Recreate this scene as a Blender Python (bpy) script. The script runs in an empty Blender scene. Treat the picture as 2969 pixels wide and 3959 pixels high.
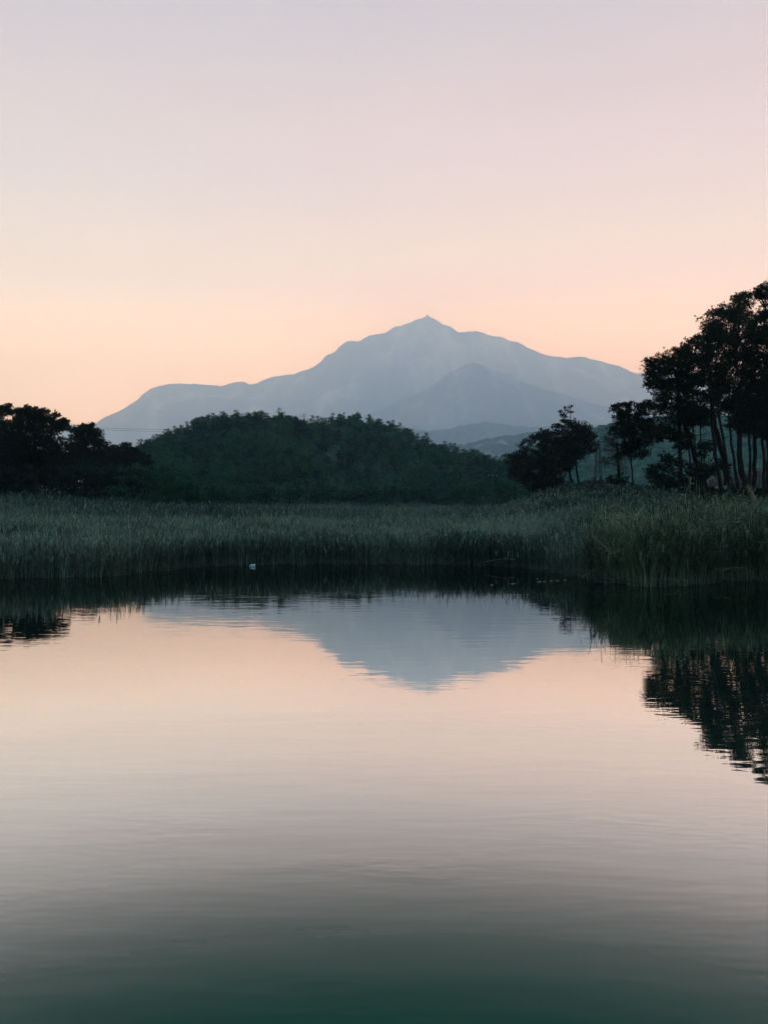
import bpy, math, random
import numpy as np
from mathutils import Vector

# ------------------------------------------------------------------ set-up
scene = bpy.context.scene
COL = scene.collection
RNG = np.random.default_rng(11)
random.seed(11)
F = 2974.0          # focal length in photo pixels
CX, HZ = 1484.5, 1948.0
CAM_H = 2.5         # eye height above the water


def W(px, py, Y):
    """point that stands Y metres ahead and shows at photo pixel px, py"""
    return np.array([(px - CX) / F * Y, Y, CAM_H + (HZ - py) / F * Y])


def tag(o, label=None, cat=None, group=None, kind=None):
    if label: o['label'] = label
    if cat: o['category'] = cat
    if group: o['group'] = group
    if kind: o['kind'] = kind
    return o


def empty(name, loc, parent=None):
    o = bpy.data.objects.new(name, None)
    o.empty_display_size = 0.3
    COL.objects.link(o)
    o.location = loc
    if parent: o.parent = parent
    return o


def sstep(a, b, x):
    t = np.clip((np.asarray(x, float) - a) / (b - a), 0, 1)
    return t * t * (3 - 2 * t)


# ------------------------------------------------------------------ numpy noise
_T = np.random.default_rng(5).random((256, 256))


def vnoise(x, y):
    x = np.asarray(x, float); y = np.asarray(y, float)
    xi = np.floor(x).astype(int); yi = np.floor(y).astype(int)
    fx = x - xi; fy = y - yi
    fx = fx * fx * (3 - 2 * fx); fy = fy * fy * (3 - 2 * fy)
    a = _T[xi & 255, yi & 255]; b = _T[(xi + 1) & 255, yi & 255]
    c = _T[xi & 255, (yi + 1) & 255]; d = _T[(xi + 1) & 255, (yi + 1) & 255]
    return (a * (1 - fx) + b * fx) * (1 - fy) + (c * (1 - fx) + d * fx) * fy


def fbm(x, y, o=4):
    s = 0; a = 0.5; t = 0
    for i in range(o):
        s = s + a * vnoise(x * 2 ** i + 17.3 * i, y * 2 ** i + 9.1 * i); t += a; a *= 0.5
    return s / t


def ridged(x, y, o=5):
    s = 0; a = 0.5; t = 0
    for i in range(o):
        n = 1 - abs(2 * vnoise(x * 2 ** i + 31.7 * i, y * 2 ** i + 3.3 * i) - 1)
        s = s + a * n * n; t += a; a *= 0.5
    return s / t


# ------------------------------------------------------------------ mesh buffer
class MB:
    """collects quads and triangles (with a random tint per piece) and links them as ONE mesh object"""
    def __init__(self):
        self.v = []; self.q = []; self.t = []; self.tint = []; self.n = 0

    def add(self, verts, quads=None, tris=None, tint=0.5):
        verts = np.asarray(verts, float).reshape(-1, 3)
        if quads is not None and len(quads): self.q.append(np.asarray(quads, int).reshape(-1, 4) + self.n)
        if tris is not None and len(tris): self.t.append(np.asarray(tris, int).reshape(-1, 3) + self.n)
        tt = np.empty(len(verts)); tt[:] = tint
        self.v.append(verts); self.tint.append(tt); self.n += len(verts)

    def tube(self, pts, rad, seg=7, tint=0.5, cap=True):
        pts = np.asarray(pts, float); n = len(pts)
        rad = np.broadcast_to(np.asarray(rad, float), (n,))
        tan = np.gradient(pts, axis=0)
        tan /= np.linalg.norm(tan, axis=1)[:, None] + 1e-9
        ref = np.array([0, 0, 1.0]) if abs(tan[:, 2]).mean() < 0.8 else np.array([0, 1.0, 0])
        u = np.cross(tan, ref); u /= np.linalg.norm(u, axis=1)[:, None] + 1e-9
        w = np.cross(tan, u)
        a = np.linspace(0, 2 * math.pi, seg, endpoint=False)
        ring = pts[:, None] + rad[:, None, None] * (np.cos(a)[None, :, None] * u[:, None] + np.sin(a)[None, :, None] * w[:, None])
        q = []
        for i in range(n - 1):
            for j in range(seg):
                k = (j + 1) % seg
                q.append((i * seg + j, i * seg + k, (i + 1) * seg + k, (i + 1) * seg + j))
        verts = ring.reshape(-1, 3)
        tr = []
        if cap:
            verts = np.vstack([verts, pts[:1], pts[-1:]])
            for j in range(seg):
                k = (j + 1) % seg
                tr.append((n * seg, k, j)); tr.append((n * seg + 1, (n - 1) * seg + j, (n - 1) * seg + k))
        self.add(verts, q, tr, tint)

    def box(self, lo, hi, tint=0.5):
        x0, y0, z0 = lo; x1, y1, z1 = hi
        v = [(x0, y0, z0), (x1, y0, z0), (x1, y1, z0), (x0, y1, z0), (x0, y0, z1), (x1, y0, z1), (x1, y1, z1), (x0, y1, z1)]
        self.add(v, [(0, 3, 2, 1), (4, 5, 6, 7), (0, 1, 5, 4), (1, 2, 6, 5), (2, 3, 7, 6), (3, 0, 4, 7)], None, tint)

    def build(self, name, mat, parent=None, origin=(0, 0, 0), smooth=False):
        me = bpy.data.meshes.new(name)
        v = np.vstack(self.v) - np.asarray(origin, float)
        q = np.vstack(self.q) if self.q else np.zeros((0, 4), int)
        t = np.vstack(self.t) if self.t else np.zeros((0, 3), int)
        me.vertices.add(len(v)); me.vertices.foreach_set('co', v.astype(np.float32).ravel())
        nl = q.size + t.size
        me.loops.add(nl); me.loops.foreach_set('vertex_index', np.concatenate([q.ravel(), t.ravel()]).astype(np.int32))
        me.polygons.add(len(q) + len(t))
        st = np.concatenate([np.arange(len(q)) * 4, q.size + np.arange(len(t)) * 3])
        me.polygons.foreach_set('loop_start', st.astype(np.int32))
        me.update(calc_edges=True)
        at = me.attributes.new('tint', 'FLOAT', 'POINT')
        at.data.foreach_set('value', np.concatenate(self.tint).astype(np.float32))
        if smooth:
            me.polygons.foreach_set('use_smooth', np.ones(len(me.polygons), bool))
        for m in (mat if isinstance(mat, (list, tuple)) else [mat]):
            me.materials.append(m)
        o = bpy.data.objects.new(name, me)
        COL.objects.link(o)
        if parent is not None:
            o.parent = parent
        else:
            o.location = origin
        return o


# ------------------------------------------------------------------ materials
def new_mat(name):
    m = bpy.data.materials.new(name); m.use_nodes = True
    nt = m.node_tree
    for n in list(nt.nodes): nt.nodes.remove(n)
    out = nt.nodes.new('ShaderNodeOutputMaterial')
    return m, nt, out


def ramp(nt, stops, interp='LINEAR'):
    r = nt.nodes.new('ShaderNodeValToRGB'); cr = r.color_ramp; cr.interpolation = interp
    while len(cr.elements) > 1: cr.elements.remove(cr.elements[0])
    cr.elements[0].position = stops[0][0]; cr.elements[0].color = (*stops[0][1], 1)
    for p, c in stops[1:]:
        e = cr.elements.new(p); e.color = (*c, 1)
    return r


def leaf_mat(name, dark, light, transl=0.25, per_tree=0.0):
    """foliage: the colour differs from tuft to tuft, some light passes through"""
    m, nt, out = new_mat(name)
    at = nt.nodes.new('ShaderNodeAttribute'); at.attribute_name = 'tint'
    r = ramp(nt, [(0, dark), (1, light)])
    src = at.outputs['Fac']
    if per_tree:
        oi = nt.nodes.new('ShaderNodeObjectInfo')
        ma = nt.nodes.new('ShaderNodeMath'); ma.operation = 'MULTIPLY_ADD'; ma.inputs[1].default_value = per_tree; ma.inputs[2].default_value = -per_tree * 0.5
        nt.links.new(oi.outputs['Random'], ma.inputs[0])
        ad = nt.nodes.new('ShaderNodeMath'); ad.operation = 'ADD'; ad.use_clamp = True
        nt.links.new(ma.outputs[0], ad.inputs[0]); nt.links.new(src, ad.inputs[1]); src = ad.outputs[0]
    nt.links.new(src, r.inputs[0])
    b = nt.nodes.new('ShaderNodeBsdfPrincipled'); b.inputs['Roughness'].default_value = 0.75
    b.inputs['Specular IOR Level'].default_value = 0.15
    t = nt.nodes.new('ShaderNodeBsdfTranslucent')
    mx = nt.nodes.new('ShaderNodeMixShader'); mx.inputs[0].default_value = transl
    nt.links.new(r.outputs[0], b.inputs['Base Color']); nt.links.new(r.outputs[0], t.inputs['Color'])
    nt.links.new(b.outputs[0], mx.inputs[1]); nt.links.new(t.outputs[0], mx.inputs[2])
    nt.links.new(mx.outputs[0], out.inputs[0])
    return m


def rough_mat(name, stops, scale=3.0, bump=0.3, bdist=0.05, rough=0.9, stretch=(1, 1, 1), detail=6, use_tint=0.0):
    m, nt, out = new_mat(name)
    tc = nt.nodes.new('ShaderNodeTexCoord'); mp = nt.nodes.new('ShaderNodeMapping')
    mp.inputs['Scale'].default_value = stretch
    nt.links.new(tc.outputs['Object'], mp.inputs[0])
    nz = nt.nodes.new('ShaderNodeTexNoise'); nz.inputs['Scale'].default_value = scale; nz.inputs['Detail'].default_value = detail
    nz.inputs['Roughness'].default_value = 0.62
    nt.links.new(mp.outputs[0], nz.inputs['Vector'])
    r = ramp(nt, stops)
    nt.links.new(nz.outputs['Fac'], r.inputs[0])
    b = nt.nodes.new('ShaderNodeBsdfPrincipled'); b.inputs['Roughness'].default_value = rough
    b.inputs['Specular IOR Level'].default_value = 0.2
    nt.links.new(r.outputs[0], b.inputs['Base Color'])
    if bump:
        bp = nt.nodes.new('ShaderNodeBump'); bp.inputs['Strength'].default_value = bump; bp.inputs['Distance'].default_value = bdist
        nt.links.new(nz.outputs['Fac'], bp.inputs['Height']); nt.links.new(bp.outputs[0], b.inputs['Normal'])
    nt.links.new(b.outputs[0], out.inputs[0])
    return m


def tint_mat(name, stops, rough=0.9, nscale=None, nstops=None):
    """base colour from the mesh's own tint attribute (kind of ground cover), broken up by noise"""
    m, nt, out = new_mat(name)
    at = nt.nodes.new('ShaderNodeAttribute'); at.attribute_name = 'tint'
    r = ramp(nt, stops)
    src = at.outputs['Fac']
    if nscale:
        tc = nt.nodes.new('ShaderNodeTexCoord')
        nz = nt.nodes.new('ShaderNodeTexNoise'); nz.inputs['Scale'].default_value = nscale; nz.inputs['Detail'].default_value = 8
        nz.inputs['Roughness'].default_value = 0.7
        nt.links.new(tc.outputs['Object'], nz.inputs['Vector'])
        ma = nt.nodes.new('ShaderNodeMath'); ma.operation = 'MULTIPLY_ADD'
        ma.inputs[1].default_value = nstops; ma.inputs[2].default_value = -nstops * 0.5
        nt.links.new(nz.outputs['Fac'], ma.inputs[0])
        ad = nt.nodes.new('ShaderNodeMath'); ad.operation = 'ADD'; ad.use_clamp = True
        nt.links.new(ma.outputs[0], ad.inputs[0]); nt.links.new(at.outputs['Fac'], ad.inputs[1])
        src = ad.outputs[0]
    nt.links.new(src, r.inputs[0])
    b = nt.nodes.new('ShaderNodeBsdfPrincipled'); b.inputs['Roughness'].default_value = rough
    b.inputs['Specular IOR Level'].default_value = 0.15
    nt.links.new(r.outputs[0], b.inputs['Base Color']); nt.links.new(b.outputs[0], out.inputs[0])
    return m


M = {}
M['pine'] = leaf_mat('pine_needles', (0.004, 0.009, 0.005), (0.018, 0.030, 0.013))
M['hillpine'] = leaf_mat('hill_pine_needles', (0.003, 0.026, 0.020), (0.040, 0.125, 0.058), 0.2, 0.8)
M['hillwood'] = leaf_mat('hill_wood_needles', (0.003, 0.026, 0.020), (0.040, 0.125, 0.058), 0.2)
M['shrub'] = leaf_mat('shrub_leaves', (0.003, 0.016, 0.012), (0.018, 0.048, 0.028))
M['dry'] = leaf_mat('dry_twigs', (0.03, 0.027, 0.03), (0.06, 0.05, 0.05), 0.1)
M['reed'] = leaf_mat('reed_blades', (0.006, 0.032, 0.026), (0.29, 0.35, 0.25), 0.08)
M['reedgreen'] = leaf_mat('green_reed_blades', (0.004, 0.024, 0.019), (0.245, 0.295, 0.175), 0.08)
M['cane'] = leaf_mat('cane_leaves', (0.004, 0.016, 0.012), (0.036, 0.06, 0.036), 0.12)
M['straw'] = leaf_mat('dry_reed_straw', (0.20, 0.17, 0.11), (0.34, 0.29, 0.19), 0.1)
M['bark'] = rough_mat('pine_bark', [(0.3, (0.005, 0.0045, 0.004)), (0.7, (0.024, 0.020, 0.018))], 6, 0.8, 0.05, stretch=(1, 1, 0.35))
M['ground'] = rough_mat('marsh_soil', [(0.3, (0.012, 0.016, 0.011)), (0.7, (0.035, 0.04, 0.026))], 0.8, 0.5, 0.1)
M['hillsoil'] = rough_mat('hill_undergrowth', [(0.3, (0.003, 0.02, 0.014)), (0.7, (0.012, 0.05, 0.03))], 0.4, 0.6, 0.6)
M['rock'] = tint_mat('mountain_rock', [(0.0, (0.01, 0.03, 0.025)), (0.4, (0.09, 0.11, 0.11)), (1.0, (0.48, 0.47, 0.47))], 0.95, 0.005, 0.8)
M['cliff'] = tint_mat('cliff_and_forest', [(0.0, (0.02, 0.06, 0.05)), (0.5, (0.05, 0.10, 0.08)), (0.8, (0.17, 0.18, 0.17)), (1.0, (0.27, 0.26, 0.24))], 0.95, 0.02, 0.5)
M['forest'] = tint_mat('forested_slope', [(0.0, (0.008, 0.04, 0.033)), (0.6, (0.02, 0.075, 0.055)), (1.0, (0.06, 0.11, 0.08))], 0.95, 0.05, 0.7)
M['stone'] = rough_mat('weathered_stone', [(0.25, (0.06, 0.06, 0.055)), (0.55, (0.13, 0.125, 0.115)), (0.8, (0.24, 0.22, 0.20))], 3.0, 0.7, 0.06)
M['palestone'] = rough_mat('pale_stone', [(0.2, (0.55, 0.50, 0.45)), (0.8, (0.75, 0.70, 0.64))], 9.0, 0.4, 0.02)
M['steel'] = rough_mat('galvanised_steel', [(0.3, (0.10, 0.11, 0.11)), (0.7, (0.20, 0.21, 0.21))], 20, 0.0)
M['darksteel'] = rough_mat('dull_steel', [(0.3, (0.02, 0.025, 0.028)), (0.7, (0.05, 0.055, 0.06))], 20, 0.0)
M['porcelain'] = rough_mat('porcelain', [(0.3, (0.22, 0.22, 0.22)), (0.7, (0.32, 0.31, 0.31))], 20, 0.0, rough=0.3)
M['station'] = rough_mat('station_walls', [(0.3, (0.10, 0.10, 0.10)), (0.7, (0.16, 0.155, 0.15))], 0.1, 0.0)
M['wood'] = rough_mat('grey_pole_wood', [(0.3, (0.03, 0.035, 0.035)), (0.7, (0.07, 0.075, 0.075))], 12, 0.3, 0.01, stretch=(1, 1, 0.2))
M['plastic'] = rough_mat('white_plastic', [(0.3, (0.36, 0.46, 0.45)), (0.75, (0.5, 0.6, 0.58))], 25, 0.1, 0.005, rough=0.4)
M['render_wall'] = rough_mat('pale_plaster', [(0.3, (0.5, 0.48, 0.45)), (0.7, (0.65, 0.62, 0.6))], 0.2, 0.0)


def water_mat():
    m, nt, out = new_mat('calm_water')
    L = nt.links.new
    tc = nt.nodes.new('ShaderNodeTexCoord')

    def noise(sx, sy, detail, rough=0.5, rot=0.0):
        mp = nt.nodes.new('ShaderNodeMapping'); mp.inputs['Scale'].default_value = (sx, sy, 1); mp.inputs['Rotation'].default_value = (0, 0, rot)
        L(tc.outputs['Object'], mp.inputs[0])
        n = nt.nodes.new('ShaderNodeTexNoise'); n.inputs['Scale'].default_value = 1.0
        n.inputs['Detail'].default_value = detail; n.inputs['Roughness'].default_value = rough
        L(mp.outputs[0], n.inputs['Vector'])
        return n.outputs['Fac']

    def math_(op, a, b, clamp=False):
        n = nt.nodes.new('ShaderNodeMath'); n.operation = op; n.use_clamp = clamp
        for i, x in enumerate((a, b)):
            if isinstance(x, (int, float)): n.inputs[i].default_value = x
            else: L(x, n.inputs[i])
        return n.outputs[0]

    fine = noise(1.1, 4.6, 2.0, 0.5, 0.06)
    mid = noise(0.35, 1.3, 2.0, 0.5, -0.08)
    patch = noise(0.10, 0.16, 2.0, 0.5, 0.3)
    pf = nt.nodes.new('ShaderNodeMapRange'); pf.inputs[1].default_value = 0.35; pf.inputs[2].default_value = 0.65
    pf.inputs[3].default_value = 0.35; pf.inputs[4].default_value = 1.0
    L(patch, pf.inputs[0])
    # patches of short ripples crossing at an angle
    rip = noise(4.5, 13.0, 1.0, 0.4, 0.45)
    rp2 = noise(0.45, 0.9, 2.0, 0.5, 1.1)
    rf = nt.nodes.new('ShaderNodeMapRange'); rf.inputs[1].default_value = 0.45; rf.inputs[2].default_value = 0.68
    rf.inputs[3].default_value = 0.03; rf.inputs[4].default_value = 1.0
    L(rp2, rf.inputs[0])
    h0 = math_('MULTIPLY', math_('MULTIPLY', rip, rf.outputs[0]), 0.0009)
    h = math_('ADD', math_('MULTIPLY', math_('MULTIPLY', fine, pf.outputs[0]), 0.0022), math_('MULTIPLY', mid, 0.0011))
    h = math_('ADD', h, h0)
    bp = nt.nodes.new('ShaderNodeBump'); bp.inputs['Strength'].default_value = 1.0; bp.inputs['Distance'].default_value = 1.0
    L(h, bp.inputs['Height'])
    fr = nt.nodes.new('ShaderNodeFresnel'); fr.inputs['IOR'].default_value = 1.33
    L(bp.outputs[0], fr.inputs['Normal'])
    g = lambda v: (v, v, v)
    rp = ramp(nt, [(0.0, g(0.0)), (0.044, g(0.0)), (0.052, g(0.028)), (0.0633, g(0.095)), (0.0796, g(0.255)), (0.0904, g(0.39)), (0.12, g(0.59)), (0.163, g(0.735)),
                   (0.215, g(0.81)), (0.25, g(0.80)), (0.30, g(0.74)), (0.36, g(0.68)), (0.48, g(0.57)), (0.7, g(0.60)), (1.0, g(0.75))])
    L(fr.outputs[0], rp.inputs[0])
    body = nt.nodes.new('ShaderNodeBsdfDiffuse'); body.inputs['Color'].default_value = (0.008, 0.050, 0.042, 1)
    gl = nt.nodes.new('ShaderNodeBsdfGlossy'); gl.inputs['Roughness'].default_value = 0.0
    gl.inputs['Color'].default_value = (0.97, 0.98, 0.97, 1)
    L(bp.outputs[0], gl.inputs['Normal'])
    # light that goes down into the water and comes back is thinned by both crossings of the surface
    tr = math_('POWER', math_('SUBTRACT', 1.0, fr.outputs[0]), 3.5)
    dk = nt.nodes.new('ShaderNodeMix'); dk.data_type = 'RGBA'; dk.inputs['A'].default_value = (0, 0, 0, 1); dk.inputs['B'].default_value = (0.017, 0.074, 0.048, 1)
    L(tr, dk.inputs['Factor']); L(dk.outputs['Result'], body.inputs['Color'])
    mx = nt.nodes.new('ShaderNodeMixShader')
    L(rp.outputs[0], mx.inputs[0]); L(body.outputs[0], mx.inputs[1]); L(gl.outputs[0], mx.inputs[2]); L(mx.outputs[0], out.inputs[0])
    return m


M['water'] = water_mat()


# ------------------------------------------------------------------ shore line and ground
SH = np.array([(-1400, 14), (-700, 19), (-300, 23), (0, 25.6), (250, 25.9), (450, 26.8), (700, 29.5), (800, 30.7), (1000, 31.3), (1500, 32), (1900, 30.8),
               (2060, 29.6), (2200, 26.9), (2330, 24.3), (2500, 23.1), (2650, 23.3), (2800, 24.6), (2969, 25), (3300, 24), (3800, 18), (4400, 12)])


def shoreY(px):
    return np.interp(px, SH[:, 0], SH[:, 1])


def ground_z(x, y):
    x = np.asarray(x, float); y = np.asarray(y, float)
    px = CX + x / np.maximum(y, 3.0) * F
    ys = shoreY(px) + 0.5 * (fbm(x * 0.6, y * 0.6, 3) - 0.5)
    z = np.clip((y - ys) * 0.28, -1.6, 0.14)
    z = np.maximum(z, np.clip((-2.0 - y) * 0.4, -1.6, 0.9))
    z = np.maximum(z, np.clip((np.abs(x) - 60) * 0.1, -1.6, 0.3))
    far = sstep(0, 20, y - ys)
    z = z + far * 0.25 * (fbm(x * 0.12, y * 0.12, 3) - 0.4)
    bank = sstep(1880, 2240, px) * sstep(36, 70, y) * (1 - 0.55 * sstep(110, 170, y))
    z = z + bank * 2.45
    z = z + 0.9 * sstep(1100, 200, px) * sstep(60, 95, y)
    return z


def grid_mesh(name, xs, ys, zf, mat, tint=None, smooth=True):
    X, Y = np.meshgrid(xs, ys)
    Z = zf(X, Y)
    n, m_ = X.shape
    idx = np.arange(n * m_).reshape(n, m_)
    q = np.stack([idx[:-1, :-1], idx[:-1, 1:], idx[1:, 1:], idx[1:, :-1]], -1).reshape(-1, 4)
    b = MB(); b.add(np.stack([X, Y, Z], -1).reshape(-1, 3), q, None, 0.5 if tint is None else tint(X, Y, Z).ravel())
    return b.build(name, mat, smooth=smooth)


xs = np.unique(np.concatenate([np.arange(-22, 22.1, 0.5), np.arange(-80, 80.1, 2.5), np.linspace(-500, 500, 41), np.linspace(-40000, 40000, 41)]))
ys = np.unique(np.concatenate([np.arange(20, 36.1, 0.4), np.arange(-10, 130, 2.0), np.linspace(-400, 500, 46), np.linspace(500, 33000, 36)]))
g = grid_mesh('ground', xs, ys, ground_z, M['ground'])
tag(g, 'dark marshy soil under the reeds and the pines', 'ground', kind='structure')

b = MB(); b.add([(-150, -60, 0), (150, -60, 0), (150, 75, 0), (-150, 75, 0)], [(0, 1, 2, 3)])
wtr = b.build('water', M['water'])
tag(wtr, 'calm dark green lake water mirroring the peach sky', 'water', kind='structure')


# ------------------------------------------------------------------ far relief
def relief(name, prof, Yr, Y0, Yb, amp, nfreq, rows, cols, mat, tintf, power=1.3, zbase=-2.0, rough=0.0, rfreq=0.01, zpow=1.0, k=2.4, crest=0.0):
    """a solid ridge whose crest, Yr metres away, follows the profile; the near slope comes down to Y0, the far one to Yb"""
    Yr, Y0, Yb, amp, nfreq, rough, rfreq = Yr * k, Y0 * k, Yb * k, amp * k, nfreq / k, rough * k, rfreq / k
    prof = np.array(prof, float)
    px = np.linspace(prof[0, 0], prof[-1, 0], cols)
    yy = np.interp(px, prof[:, 0], prof[:, 1])
    yr = np.interp(px, prof[:, 0], prof[:, 2]) if prof.shape[1] > 2 else np.full(cols, float(Yr))
    u = (px - CX) / F
    h = CAM_H + (HZ - yy) / F * yr
    h = h + rough * (fbm(px * 0.05, px * 0 + 3.1, 4) - 0.5) + crest * yr / F * (fbm(px * 0.035, px * 0 + 5.7, 4) - 0.5)
    t = np.concatenate([np.linspace(0, 1, rows), 1 + np.linspace(0.05, 1, rows // 3)])[:, None]
    y0 = yr - (Yr - Y0); yb = yr + (Yb - Yr)
    Y = np.where(t <= 1, y0 + (yr - y0) * t, yr + (yb - yr) * (t - 1))
    X = u[None] * Y
    s = np.where(t <= 1, t, 2 - t)
    Z = zbase + (h - zbase)[None] * s ** power
    env = np.clip(4 * s * (1 - s), 0, 1) ** zpow
    N = ridged(X * nfreq + 3, Y * nfreq + 8, 6)
    Z = Z + env * amp * (N - 0.55)
    if rfreq and rough:
        Z = Z + np.clip(s * 6, 0, 1) * rough * (vnoise(X * rfreq, Y * rfreq) + 0.5 * vnoise(X * rfreq * 2.1, Y * rfreq * 2.1) - 1.2) * np.where(t == 1, 0.5, 1)
    n, m_ = X.shape
    idx = np.arange(n * m_).reshape(n, m_)
    q = np.stack([idx[:-1, :-1], idx[:-1, 1:], idx[1:, 1:], idx[1:, :-1]], -1).reshape(-1, 4)
    b = MB(); b.add(np.stack([X, Y, Z], -1).reshape(-1, 3), q, None, tintf(X, Y, Z, s, N).ravel())
    return b.build(name, mat, smooth=True)


MT = [(-3200, 1760), (-2300, 1690), (-1500, 1720), (-900, 1680), (-500, 1700), (-100, 1660), (100, 1650), (260, 1640), (330, 1643), (372, 1635), (430, 1601), (480, 1577), (525, 1550), (550, 1525), (575, 1511), (600, 1499), (650, 1484),
      (690, 1479), (740, 1482), (800, 1485), (830, 1488), (850, 1495), (880, 1484), (905, 1477), (945, 1475), (955, 1479), (968, 1484), (990, 1483), (1010, 1475), (1030, 1466),
      (1060, 1456), (1100, 1447), (1140, 1443), (1200, 1425), (1225, 1410), (1240, 1400), (1258, 1376), (1300, 1352), (1320, 1334), (1340, 1322), (1360, 1318), (1385, 1319),
      (1410, 1306), (1430, 1296), (1455, 1290), (1490, 1284), (1505, 1273), (1525, 1263), (1550, 1262), (1575, 1252), (1590, 1249), (1600, 1238), (1625, 1229), (1650, 1223), (1665, 1227),
      (1685, 1234), (1700, 1248), (1715, 1253), (1742, 1262), (1757, 1273), (1772, 1286), (1800, 1283), (1840, 1279), (1870, 1285), (1890, 1295), (1930, 1300), (1960, 1311),
      (2000, 1322), (2040, 1341), (2090, 1365), (2140, 1378), (2190, 1387), (2212, 1380), (2230, 1377), (2262, 1380), (2310, 1395), (2370, 1408), (2400, 1418), (2430, 1433),
      (2460, 1448), (2490, 1440), (2560, 1420), (2650, 1440), (2800, 1480), (3000, 1500), (3400, 1600), (4000, 1560), (4800, 1660), (5800, 1760)]
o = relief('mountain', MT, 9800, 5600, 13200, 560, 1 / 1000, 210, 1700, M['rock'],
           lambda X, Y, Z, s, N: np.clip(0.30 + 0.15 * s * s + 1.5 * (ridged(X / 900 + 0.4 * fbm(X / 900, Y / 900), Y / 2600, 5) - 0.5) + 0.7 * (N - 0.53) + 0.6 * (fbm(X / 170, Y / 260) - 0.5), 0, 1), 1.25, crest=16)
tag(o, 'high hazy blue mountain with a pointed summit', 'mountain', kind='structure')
SP = [(700, 1800), (1050, 1720), (1250, 1640), (1380, 1612), (1500, 1572), (1560, 1545), (1600, 1530), (1650, 1502), (1690, 1480), (1720, 1455), (1750, 1435), (1775, 1424), (1800, 1409), (1830, 1402), (1870, 1412), (1900, 1428), (1930, 1440),
      (1970, 1452), (2000, 1470), (2100, 1503), (2200, 1530), (2300, 1562), (2500, 1600), (2800, 1640), (3200, 1700)]
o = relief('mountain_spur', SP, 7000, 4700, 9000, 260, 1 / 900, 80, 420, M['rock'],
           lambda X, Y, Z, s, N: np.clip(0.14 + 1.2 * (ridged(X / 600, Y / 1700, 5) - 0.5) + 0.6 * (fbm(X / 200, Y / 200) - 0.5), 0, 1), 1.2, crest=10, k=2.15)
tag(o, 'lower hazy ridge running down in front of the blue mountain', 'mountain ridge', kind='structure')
FH = [(1100, 1740), (1400, 1712), (1500, 1690), (1600, 1662), (1700, 1660), (1780, 1646), (1830, 1634), (1880, 1630), (1960, 1640), (2040, 1648), (2150, 1646), (2300, 1640), (2500, 1636), (2800, 1650), (3200, 1700)]
o = relief('foothills', FH, 4600, 3400, 5600, 90, 1 / 400, 60, 380, M['forest'],
           lambda X, Y, Z, s, N: np.clip(0.4 + 1.0 * (N - 0.5) + 0.8 * (fbm(X / 60, Y / 60) - 0.5), 0, 1), 1.1, rough=14, rfreq=1 / 30, k=1.8)
tag(o, 'low wooded foothills below the blue mountain', 'hills', kind='structure')
CL = [(1350, 1790), (1560, 1735), (1640, 1712), (1700, 1712), (1800, 1716), (1850, 1702), (1900, 1690), (1960, 1682), (2010, 1678), (2060, 1668), (2150, 1652), (2300, 1650), (2700, 1660), (3200, 1700)]


def cliff_tint(X, Y, Z, s, N):
    band = np.exp(-((s - 0.84) / 0.07) ** 2) + 0.8 * np.exp(-((s - 0.66) / 0.05) ** 2)
    patch = sstep(0.42, 0.62, fbm(X / 70, Y / 50, 5))
    return np.clip(0.15 + 0.3 * (fbm(X / 18, Y / 18) - 0.2) + 0.75 * band * patch, 0, 1)


o = relief('rocky_hills', CL, 2300, 1700, 2800, 34, 1 / 190, 130, 520, M['cliff'], cliff_tint, 0.9, rough=7, rfreq=1 / 14, k=1.5)
tag(o, 'far hillside with pale cliff bands between dark woods', 'hills', kind='structure')
MH = [(1500, 1905), (1700, 1850), (1800, 1815), (1900, 1778), (1980, 1742), (2060, 1712), (2120, 1696), (2180, 1684), (2250, 1662), (2300, 1644), (2360, 1632), (2420, 1620), (2500, 1612), (2600, 1600),
      (2750, 1606), (2900, 1596), (3100, 1580), (3500, 1560)]
o = relief('forest_hill', MH, 900, 330, 1250, 26, 1 / 150, 170, 520, M['forest'],
           lambda X, Y, Z, s, N: np.clip(0.28 + 0.9 * (vnoise(X / 5, Y / 5) - 0.5) + 0.8 * (fbm(X / 45, Y / 45) - 0.5) + 0.25 * s, 0, 1), 1.0, rough=6.5, rfreq=1 / 6.0, k=0.85)
tag(o, 'blue green wooded slope seen behind the tall pines', 'hill', kind='structure')

# the near wooded hill: bare slope first
HL = [(-420, 1900, 235), (-100, 1895, 238), (200, 1895, 240), (330, 1890, 240), (440, 1840, 250), (520, 1775, 280), (560, 1745, 300), (600, 1718, 310), (650, 1706, 320), (700, 1686, 330), (740, 1658, 340), (800, 1639, 345), (900, 1634, 350), (1000, 1628, 350), (1080, 1625, 350), (1150, 1646, 355), (1190, 1656, 362),
      (1225, 1660, 375), (1262, 1646, 395), (1300, 1629, 410), (1345, 1625, 414), (1390, 1629, 416), (1440, 1641, 415), (1500, 1652, 412), (1560, 1676, 405), (1610, 1704, 395), (1660, 1732, 385), (1720, 1748, 375), (1780, 1768, 365),
      (1850, 1780, 355), (1890, 1800, 350), (1960, 1812, 340), (2040, 1862, 320), (2150, 1912, 300), (2300, 1945, 290)]
HLa = np.array(HL, float)
o = relief('hill', HL, 350, 190, 520, 7, 1 / 45, 60, 300, M['hillsoil'], lambda X, Y, Z, s, N: 0.5 + 0 * X, 0.85, zbase=0.0, k=1.0)
tag(o, 'near hill covered with dark green pines', 'hill', kind='structure')


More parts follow.
